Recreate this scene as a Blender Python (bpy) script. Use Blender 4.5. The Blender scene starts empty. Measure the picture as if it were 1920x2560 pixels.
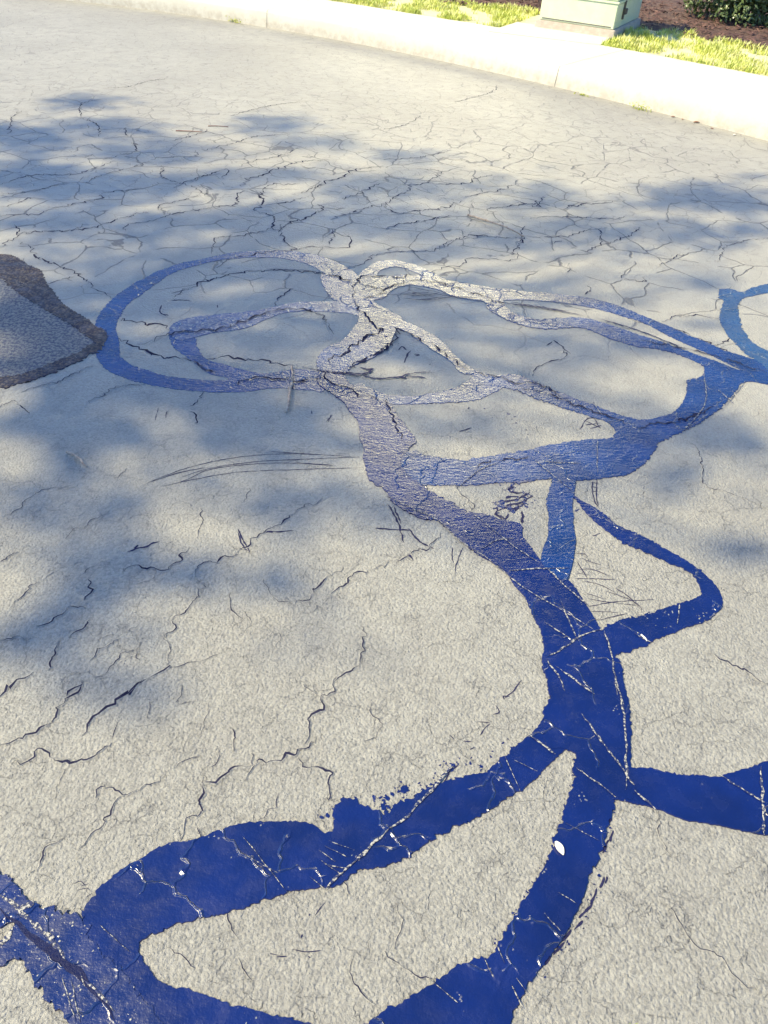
import bpy, bmesh, math, random
from mathutils import Vector, Matrix, noise
from mathutils.geometry import tessellate_polygon
random.seed(7)
R = math.radians
sc = bpy.context.scene
C = sc.collection

# ---------------------------------------------------------------- camera
cam_d = bpy.data.cameras.new('camera'); cam = bpy.data.objects.new('camera', cam_d); C.objects.link(cam)
cam_d.sensor_fit = 'VERTICAL'; cam_d.sensor_height = 24.0; cam_d.lens = 24.0 * 1923.0 / 2560
cam_d.clip_start = .05; cam_d.clip_end = 2000
cam.matrix_world = Matrix.Translation((0, 0, 1.5)) @ Matrix.Rotation(R(90 - 41.0), 4, 'X') @ Matrix.Rotation(R(4.0), 4, 'Z')
sc.camera = cam

# ---------------------------------------------------------------- light
SUN_EL, SUN_AZ = R(50.0), math.atan2(-.20, -.98)      # direction to the sun
sdir = Vector((math.cos(SUN_EL)*math.cos(SUN_AZ), math.cos(SUN_EL)*math.sin(SUN_AZ), math.sin(SUN_EL)))
sl = bpy.data.lights.new('sun', 'SUN'); sl.energy = 4.4; sl.angle = R(.55); sl.color = (1, .865, .52)
so = bpy.data.objects.new('sun', sl); C.objects.link(so)
so.rotation_euler = sdir.to_track_quat('Z', 'Y').to_euler()
w = bpy.data.worlds.new('World'); sc.world = w; w.use_nodes = True
nt = w.node_tree; N = nt.nodes; L = nt.links
bg = N['Background']; bg.inputs[1].default_value = .13
sky = N.new('ShaderNodeTexSky'); sky.sky_type = 'NISHITA'; sky.sun_disc = False
sky.sun_elevation = SUN_EL; sky.sun_rotation = math.atan2(sdir.x, sdir.y); sky.ozone_density = 3.5
# drifting bright cumulus bank low in the sky beyond the road
tc = N.new('ShaderNodeTexCoord')
def vdot(vec, dx):
    d = N.new('ShaderNodeVectorMath'); d.operation = 'DOT_PRODUCT'; L.new(vec, d.inputs[0]); d.inputs[1].default_value = dx; return d.outputs['Value']
ca = R(88); ce = R(20)
cdir = Vector((math.cos(ce)*math.cos(ca), math.cos(ce)*math.sin(ca), math.sin(ce)))
cd = vdot(tc.outputs['Generated'], cdir)
cn = N.new('ShaderNodeTexNoise'); cn.inputs['Scale'].default_value = 4.5; cn.inputs['Detail'].default_value = 6; cn.inputs['Roughness'].default_value = .6
L.new(tc.outputs['Generated'], cn.inputs['Vector'])
ad = N.new('ShaderNodeMath'); ad.operation = 'MULTIPLY_ADD'; L.new(cn.outputs['Fac'], ad.inputs[0]); ad.inputs[1].default_value = .11; L.new(cd, ad.inputs[2])
mr = N.new('ShaderNodeMapRange'); mr.interpolation_type = 'SMOOTHSTEP'; L.new(ad.outputs[0], mr.inputs[0])
mr.inputs[1].default_value = math.cos(R(10.5)) + .055; mr.inputs[2].default_value = math.cos(R(6.5)) + .055
mx = N.new('ShaderNodeMix'); mx.data_type = 'RGBA'; L.new(mr.outputs[0], mx.inputs[0]); 
tn = N.new('ShaderNodeMix'); tn.data_type = 'RGBA'; tn.blend_type = 'MULTIPLY'; tn.inputs[0].default_value = 1; L.new(sky.outputs[0], tn.inputs[6]); tn.inputs[7].default_value = (.62, .86, 1.16, 1)
L.new(tn.outputs[2], mx.inputs[6])
mx.inputs[7].default_value = (62, 56, 34, 1)
L.new(mx.outputs[2], bg.inputs[0])
sc.view_settings.view_transform = 'Standard'; sc.view_settings.look = 'None'; sc.view_settings.gamma = 1
sc.view_settings.exposure = .76
sc.cycles.use_denoising = True

# ---------------------------------------------------------------- material helpers
class Mat:
    def __init__(s, name):
        s.m = bpy.data.materials.new(name); s.m.use_nodes = True; s.N = s.m.node_tree.nodes; s.L = s.m.node_tree.links
        s.b = s.N['Principled BSDF']; s.g = s.N.new('ShaderNodeNewGeometry'); s.pos = s.g.outputs['Position']
    def set(s, **k):
        for a, v in k.items(): s.put(s.b.inputs[a.replace('_', ' ')], v)
        return s
    def pos_y(s):
        n = s.N.new('ShaderNodeSeparateXYZ'); s.L.new(s.pos, n.inputs[0]); return n.outputs['Y']
    def put(s, sock, v):
        if isinstance(v, bpy.types.NodeSocket): s.L.new(v, sock)
        else: sock.default_value = v
    def mapping(s, scale, rot=0):
        n = s.N.new('ShaderNodeMapping'); s.L.new(s.pos, n.inputs[0]); n.inputs['Scale'].default_value = scale; n.inputs['Rotation'].default_value = (0, 0, rot); return n.outputs[0]
    def noise(s, scale, detail=3, rough=.55, vec=None, dist=0):
        n = s.N.new('ShaderNodeTexNoise'); n.inputs['Scale'].default_value = scale; n.inputs['Detail'].default_value = detail
        n.inputs['Roughness'].default_value = rough; n.inputs['Distortion'].default_value = dist; s.L.new(vec or s.pos, n.inputs['Vector']); return n
    def voro(s, scale, feature='F1', vec=None, rand=1):
        n = s.N.new('ShaderNodeTexVoronoi'); n.feature = feature; n.inputs['Scale'].default_value = scale; n.inputs['Randomness'].default_value = rand
        s.L.new(vec or s.pos, n.inputs['Vector']); return n
    def rng(s, v, a, b, c=0, d=1, smooth=True):
        n = s.N.new('ShaderNodeMapRange'); s.L.new(v, n.inputs[0])
        if smooth: n.interpolation_type = 'SMOOTHSTEP'
        for i, x in enumerate((a, b, c, d)): s.put(n.inputs[i+1], x)
        return n.outputs[0]
    def math(s, op, a, b=0, c=0):
        n = s.N.new('ShaderNodeMath'); n.operation = op; s.put(n.inputs[0], a); s.put(n.inputs[1], b); s.put(n.inputs[2], c); return n.outputs[0]
    def mix(s, f, a, b, bt='MIX'):
        n = s.N.new('ShaderNodeMix'); n.data_type = 'RGBA'; n.blend_type = bt; s.put(n.inputs[0], f)
        for i, v in ((6, a), (7, b)):
            if not isinstance(v, bpy.types.NodeSocket): v = tuple(v) + ((1,) if len(v) == 3 else ())
            s.put(n.inputs[i], v)
        return n.outputs[2]
    def add(s, a, b): return s.math('ADD', a, b)
    def bump(s, h, dist, strength=1.0, normal=None):
        n = s.N.new('ShaderNodeBump'); s.put(n.inputs['Height'], h); n.inputs['Distance'].default_value = dist; n.inputs['Strength'].default_value = strength
        if normal: s.L.new(normal, n.inputs['Normal'])
        return n.outputs[0]
    def warp(s, scale, amt, vec=None):
        n = s.noise(scale, 3, .6, vec)
        v1 = s.N.new('ShaderNodeVectorMath'); v1.operation = 'SUBTRACT'; s.L.new(n.outputs['Color'], v1.inputs[0]); v1.inputs[1].default_value = (.5, .5, .5)
        v2 = s.N.new('ShaderNodeVectorMath'); v2.operation = 'MULTIPLY_ADD'; s.L.new(v1.outputs[0], v2.inputs[0]); v2.inputs[1].default_value = (amt,)*3; s.L.new(vec or s.pos, v2.inputs[2]); return v2.outputs[0]

def asphalt(name, bs=1.0, tint=None):
    m = Mat(name)
    big = m.noise(.9, 4).outputs['Fac']; mid = m.noise(9, 5, .65).outputs['Fac']; fine = m.noise(230, 3, .7).outputs['Fac']; pv = m.voro(150, 'SMOOTH_F1', m.warp(60, .006)).outputs['Distance']; grain = m.math('MULTIPLY_ADD', pv, -.75, m.math('MULTIPLY', m.noise(190, 3, .65).outputs['Fac'], .9))
    col = m.mix(m.rng(big, .3, .7), (.320, .305, .270), (.385, .370, .325))
    col = m.mix(m.rng(mid, .35, .7, 0, .5), col, (.285, .27, .24))
    st = m.voro(150); col = m.mix(m.math('MULTIPLY', m.rng(m.pos_y(), .8, 3.5, .55, .14), m.rng(st.outputs['Color'], .2, .9)), col, (.17, .165, .15))
    col = m.mix(m.rng(fine, .30, .46, .25, 0), col, (0.50, .49, .44))
    col = m.mix(m.rng(fine, .60, .74, 0, .35), col, (.16, .16, .16))
    # alligator cracking, two sizes, broken up by masks; it dies out in the near field
    wv = m.warp(7, .055, m.warp(1.3, .30)); 
    e1 = m.voro(3.4, 'DISTANCE_TO_EDGE', wv).outputs['Distance']
    mp = m.N.new('ShaderNodeMapping'); m.L.new(wv, mp.inputs[0]); mp.inputs['Scale'].default_value = (1, 1.25, 1); mp.inputs['Rotation'].default_value = (0, 0, .5)
    e2 = m.voro(10, 'DISTANCE_TO_EDGE', mp.outputs[0]).outputs['Distance']
    gate = m.noise(5.5, 2).outputs['Fac']; gate2 = m.noise(11, 2).outputs['Fac']
    sep = m.N.new('ShaderNodeSeparateXYZ'); m.L.new(m.pos, sep.inputs[0]); y = sep.outputs['Y']
    far = m.rng(y, 1.7, 3.6)
    k1 = m.math('MULTIPLY', m.rng(e1, .004, .016, 1, 0), m.math('MULTIPLY', m.rng(gate, .40, .48), m.math('MULTIPLY', m.rng(y, 2.4, 3.6, 0, .9), m.rng(y, 4.8, 7.2, 1, .15))))
    k2 = m.math('MULTIPLY', m.rng(e2, .008, .035, 1, 0), m.math('MULTIPLY', m.rng(gate2, .42, .52), m.rng(y, 2.8, 4.6, 0, .42)))
    e3 = m.voro(13, 'DISTANCE_TO_EDGE', m.warp(22, .06)).outputs['Distance']
    k3 = m.math('MULTIPLY', m.rng(e3, .004, .022, 1, 0), m.math('MULTIPLY', m.rng(m.noise(9, 3).outputs['Fac'], .46, .56), m.rng(y, 2, 3.5, .32, .1)))
    k = m.math('MINIMUM', m.math('MAXIMUM', m.math('MAXIMUM', k1, k2), k3), 1.0)
    col = m.mix(m.math('MULTIPLY', k, .72), col, (.035, .035, .055))
    if tint: col = m.mix(m.rng(m.noise(85, 3, .6).outputs['Fac'], .40, .60, .15, 1), col, tint)
    m.set(Base_Color=col, Roughness=m.rng(fine, .3, .7, .48, .68), IOR=1.5, Specular_IOR_Level=.5)
    n = m.bump(m.math('MULTIPLY', k, -1.0), .006, .9)
    fd = (m.rng(y, .9, 5.5, 1, .33) if bs < 2 else 1.0)
    n = m.bump(m.math('MULTIPLY', grain, fd), .0050*bs, 1.0, n)
    n = m.bump(m.math('MULTIPLY', fine, m.rng(y, .8, 2.2, 1, .1)), .0014, .9, n)
    n = m.bump(m.noise(18, 3).outputs['Fac'], .006, .5, n)
    m.set(Normal=n)
    return m.m
M = {}
M['asphalt'] = asphalt('asphalt')
M['rough_asphalt'] = asphalt('rough_asphalt', 3.0, (.08, .09, .15))
def simple(name, c1, c2, sc1, rough, bump=.002, sc2=200, spec=.5):
    m = Mat(name)
    m.set(Base_Color=m.mix(m.rng(m.noise(sc1, 5, .65).outputs['Fac'], .32, .68), c1, c2), Roughness=rough, Specular_IOR_Level=spec)
    m.set(Normal=m.bump(m.noise(sc2, 4, .65).outputs['Fac'], bump, .8)); return m
M['crack'] = simple('crack_dark', (.012, .012, .035), (.03, .03, .06), 60, .9, spec=.1).m
M['lip'] = simple('crack_lip', (.40, .39, .35), (.30, .29, .27), 80, .8, .003).m

def tar(name, base, grit, rough=.22, brown=0., wr=1.0, worn=0.):
    m = Mat(name)
    nz = m.noise(6, 4).outputs['Fac']; fine = m.noise(260, 2, .6).outputs['Fac']
    col = m.mix(m.rng(nz, .3, .7), base, tuple(x*1.5 for x in base))
    if brown: col = m.mix(m.rng(m.noise(95, 4, .7).outputs['Fac'], .46, .62, 0, brown), col, (.17, .13, .09))
    v = m.voro(120).outputs['Distance']; dn = m.noise(9, 3).outputs['Fac']
    spots = m.math('MULTIPLY', m.rng(v, .18, .27, 1, 0), m.rng(dn, .58 - grit*.22, .70 - grit*.22))
    pick = m.rng(m.noise(60, 1).outputs['Fac'], .52, .58)
    spots = m.math('MULTIPLY', spots, pick)
    col = m.mix(spots, col, (.42, .40, .34))
    if worn: 
        wf = m.math('MULTIPLY', m.rng(m.noise(70, 4, .75).outputs['Fac'], .50, .60), worn); col = m.mix(wf, col, (.33, .32, .29))
    r = m.rng(m.noise(25, 3).outputs['Fac'], .3, .7, rough*.7, rough*1.4)
    m.set(Base_Color=col, Roughness=m.mix(spots, r, (.6, .6, .6)) if 0 else r, IOR=1.45 if brown > .5 else 1.75)
    sep = m.N.new('ShaderNodeSeparateXYZ'); m.L.new(m.pos, sep.inputs[0]); y = sep.outputs['Y']
    mp = m.mapping((1, 2.6, 1), .35)
    wrk = m.noise(38, 4, .62, mp, .6).outputs['Fac']
    wrk = m.math('MULTIPLY', wrk, m.rng(y, 1.1, 2.6, .22, 1.0))
    n = m.bump(wrk, .0026*wr, 1.0)
    n = m.bump(m.noise(140, 3, .6).outputs['Fac'], .0012, .8, n)
    e = m.voro(7, 'DISTANCE_TO_EDGE', m.warp(9, .09)).outputs['Distance']
    g = m.rng(m.noise(4, 2).outputs['Fac'], .46, .54)
    n = m.bump(m.math('MULTIPLY', m.rng(e, 0, .022, 1, 0), g), .0035, .8, n)
    n = m.bump(spots, .002, .8, n)
    m.set(Normal=n); return m.m
M['tar'] = tar('sealant', (.002, .009, .076), .03)
M['tar_sky_sheen'] = tar('sealant_sky_sheen', (.0035, .022, .105), .10)  # same sealant with a bluer base: sky reflection painted into the colour
M['tar_grit_glint'] = tar('sealant_grit_glint', (.002, .010, .074), .8, .28, wr=1.3)  # dense cream specks: grit together with painted sun glints
M['tar_brown'] = tar('sealant_brown', (.012, .012, .03), .2, .6, brown=.8, wr=1.6)
M['tar_green'] = tar('sealant_green', (.01, .045, .12), .2, .3, brown=.18)
M['tar_worn'] = tar('sealant_worn', (.02, .04, .13), .1, .3, worn=.75)
m = simple('smear', (.010, .010, .045), (.03, .03, .08), 90, .6, .001, spec=.15); M['smear'] = m.m
m = Mat('scrape_glint'); q = m.rng(m.noise(150, 3, .7).outputs['Fac'], .47, .54)
m.set(Base_Color=m.mix(q, (.010, .02, .09), (.42, .40, .35)), Roughness=.7); m.set(Normal=m.bump(q, .003, .8)); M['scrape_glint'] = m.m
def concrete():
    m = Mat('concrete')
    a = m.noise(2.2, 5, .6).outputs['Fac']; b = m.noise(26, 5, .7).outputs['Fac']; f = m.noise(210, 3, .7).outputs['Fac']
    col = m.mix(m.rng(a, .3, .7), (.68, .65, .55), (.61, .58, .485))
    col = m.mix(m.rng(b, .5, .75, 0, .5), col, (.57, .52, .42))
    col = m.mix(m.rng(f, .62, .75, 0, .35), col, (.45, .42, .38))
    sep = m.N.new('ShaderNodeSeparateXYZ'); m.L.new(m.pos, sep.inputs[0])
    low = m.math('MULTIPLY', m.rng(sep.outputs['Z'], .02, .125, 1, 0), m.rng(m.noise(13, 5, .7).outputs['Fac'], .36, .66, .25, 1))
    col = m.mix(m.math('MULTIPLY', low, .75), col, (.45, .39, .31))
    m.set(Base_Color=col, Roughness=.85); m.set(Normal=m.bump(f, .002, .8, m.bump(b, .004, .6))); return m.m
M['concrete'] = concrete()
M['seam'] = simple('seam', (.10, .09, .08), (.20, .18, .15), 50, .9).m
M['soil'] = simple('soil', (.07, .04, .035), (.15, .09, .07), 14, .95, .02, 40).m
M['turf'] = simple('turf', (.62, .60, .34), (.75, .68, .45), 5, .95, .02, 50).m
def paint():
    m = Mat('green_paint'); a = m.noise(7, 5, .65).outputs['Fac']
    col = m.mix(m.rng(a, .35, .7), (.66, .72, .47), (.72, .76, .54)); col = m.mix(m.rng(m.noise(45, 4, .7).outputs['Fac'], .60, .74, 0, .6), col, (.52, .50, .33))
    m.set(Base_Color=col, Roughness=.45); m.set(Normal=m.bump(m.noise(60, 3).outputs['Fac'], .0006, .5)); return m.m
M['paint'] = paint()
M['pad'] = simple('pad', (.60, .52, .43), (.50, .42, .34), 18, .9, .006, 80).m
M['latch'] = simple('latch', (.06, .055, .05), (.14, .12, .10), 60, .55).m
M['twig'] = simple('twig', (.50, .40, .31), (.24, .18, .14), 60, .8).m
M['petal'] = simple('petal', (.88, .84, .76), (.80, .72, .60), 60, .6).m
M['bark'] = simple('bark', (.10, .075, .055), (.20, .16, .12), 14, .9, .02, 40).m
M['deadleaf'] = simple('dead_leaf', (.32, .17, .10), (.20, .10, .07), 40, .7).m
M['reed'] = simple('reddish_twig', (.30, .16, .12), (.22, .12, .10), 40, .7).m
def leafmat(name, cols, rough=.5, trans=0):
    m = Mat(name); n = m.noise(9, 3).outputs['Fac']; r = m.g.outputs['Random Per Island']
    col = m.mix(m.rng(r, 0, 1, smooth=False), cols[0], cols[1]); col = m.mix(m.rng(n, .4, .7, 0, .6), col, cols[2])
    m.set(Base_Color=col, Roughness=rough); return m.m
M['grass'] = leafmat('grass_blade', [(.34, .44, .05), (.78, .78, .20), (.90, .84, .48)], .6)
M['leaf'] = leafmat('shrub_leaf', [(.07, .11, .035), (.16, .21, .07), (.09, .12, .05)], .32)
M['tree_leaf'] = leafmat('tree_leaf', [(.05, .09, .03), (.09, .13, .04), (.06, .10, .03)], .5)
M['weed'] = leafmat('weed_leaf', [(.30, .38, .03), (.50, .52, .06), (.42, .44, .05)], .6)
M['mulch'] = leafmat('mulch_chip', [(.10, .05, .045), (.20, .11, .085), (.06, .03, .035)], .9)

M['groove'] = simple('groove', (.001, .004, .045), (.002, .008, .06), 60, .5, .002, spec=.2).m
# ---------------------------------------------------------------- mesh helpers
def mesh_obj(name, verts, faces, mat, parent=None, mats=None, midx=None, smooth=False):
    me = bpy.data.meshes.new(name); me.from_pydata([tuple(v) for v in verts], [], faces); me.update()
    for mm in (mats or [mat]): me.materials.append(mm)
    if midx: me.polygons.foreach_set('material_index', midx)
    if smooth: me.polygons.foreach_set('use_smooth', [True]*len(me.polygons))
    o = bpy.data.objects.new(name, me); C.objects.link(o)
    if parent: o.parent = parent; o.location = -parent.location
    return o
def tag(o, label=None, cat=None, group=None, kind=None):
    for k, v in (('label', label), ('category', cat), ('group', group), ('kind', kind)):
        if v: o[k] = v
    return o
def empty(name, loc, label, cat, group=None):
    o = bpy.data.objects.new(name, None); C.objects.link(o); o.location = loc; o.empty_display_size = .1; return tag(o, label, cat, group)
def catmull(p, closed, step):
    n = len(p); out = []
    rngi = range(n) if closed else range(n-1)
    for i in rngi:
        if closed: a, b, c, d = (Vector(p[(i+k) % n]) for k in (-1, 0, 1, 2))
        else: a, b, c, d = (Vector(p[min(max(i+k, 0), n-1)]) for k in (-1, 0, 1, 2))
        q = max(1, int((c-b).length/step))
        for k in range(q):
            t = k/q; out.append(.5*((2*b) + (c-a)*t + (2*a-5*b+4*c-d)*t*t + (3*b-a-3*c+d)*t**3))
    if not closed: out.append(Vector(p[-1]))
    return out

# ================================================================ SETTING
def kerb_y(x):
    if x < -6: return kerb_y(-6) - .14*(x+6)
    if x > 4.5: return kerb_y(4.5) - 1.085*(x-4.5)
    return 8.29 - .66*x - .062*x*x + .0*x
def kerb_line(off, x0=-40., x1=26., n=260):
    out = []
    for i in range(n+1):
        x = x0 + (x1-x0)*i/n; dy = (kerb_y(x+.01)-kerb_y(x-.01))/.02; nn = Vector((-dy, 1)).normalized()
        out.append(Vector((x, kerb_y(x))) + nn*(off(x) if callable(off) else off))
    return out
def ribbon(name, profs, mat, **k):
    """profs: list of (offset, z) across; swept along the kerb line"""
    lines = [kerb_line(o) for o, z in profs]; n = len(lines[0]); V = []; Fc = []
    for j, (o, z) in enumerate(profs):
        V += [(p.x, p.y, z) for p in lines[j]]
    for j in range(len(profs)-1):
        for i in range(n-1): Fc.append((j*n+i, j*n+i+1, (j+1)*n+i+1, (j+1)*n+i))
    return mesh_obj(name, V, Fc, mat, **k)
road = mesh_obj('road', [(-400, -400, 0), (400, -400, 0), (400, 400, 0), (-400, 400, 0)], [(0, 1, 2, 3)], M['asphalt'])
tag(road, 'cracked grey asphalt road in dappled shade', kind='structure')
paved = lambda x: 1.0 + .30*min(1, max(0, (x+.5)/2.6))
kerb = ribbon('kerb', [(0, -.02), (.006, .02), (.012, .125), (.02, .142), (.036, .15), (.18, .153)], M['concrete'], smooth=True)
tag(kerb, 'pale sunlit concrete kerb along the far side of the road', kind='structure')
pav = ribbon('pavement', [(.18, .152), (.40, .155), (paved, .160), (lambda x: paved(x)+.004, .10)], M['concrete'])
tag(pav, 'pale concrete pavement behind the kerb', kind='structure')
verge_w = lambda x: paved(x) + 1.15 + .18*math.sin(x*1.7)
ver = ribbon('verge_ground', [(lambda x: paved(x)-.01, .135), (lambda x: paved(x)+.4, .14), (verge_w, .15)], M['turf']); tag(ver, kind='structure')
bed = ribbon('planting_bed', [(verge_w, .149), (lambda x: verge_w(x)+1.5, .17), (6.0, .2), (60, .5)], M['soil']); tag(bed, kind='structure')
# near side verge, behind the photographer
nv = []
for x in (-60, -20, -6, 6, 30): nv.append((x, -3.2 - .55*x if x > -20 else 7.8, .14))
V = nv + [(30, -60, .14), (-60, -60, .14)] + [(x, y, -.01) for x, y, z in nv]
mesh_obj('near_verge', V, [(0, 1, 2, 3, 4, 5, 6)] + [(i, 7+i, 8+i, i+1) for i in range(4)], M['turf'])['kind'] = 'structure'
# joints in the kerb and pavement
def joint(x, name='pavement_joint'):
    dy = (kerb_y(x+.01)-kerb_y(x-.01))/.02; t = Vector((1, dy)).normalized(); nn = Vector((-t.y, t.x)); b = Vector((x, kerb_y(x))); wd = .0016
    prof = [(-.002, .0), (.003, .02), (.0095, .125), (.0175, .1435), (.035, .1525), (.18, .1555), (.4, .158), (paved(x), .163)]
    V = []; random.seed(int(x*100))
    for o, z in prof:
        j = random.uniform(-.004, .004)
        for s_ in (-wd, wd): q = b + nn*o + t*(s_+j); V.append((q.x, q.y, z))
    return mesh_obj(name, V, [(2*i, 2*i+1, 2*i+3, 2*i+2) for i in range(len(prof)-1)], M['seam'], parent=pav)
for x in (-7.4, -4.4, -1.55, 1.20, 2.62, 4.4): joint(x)

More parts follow.
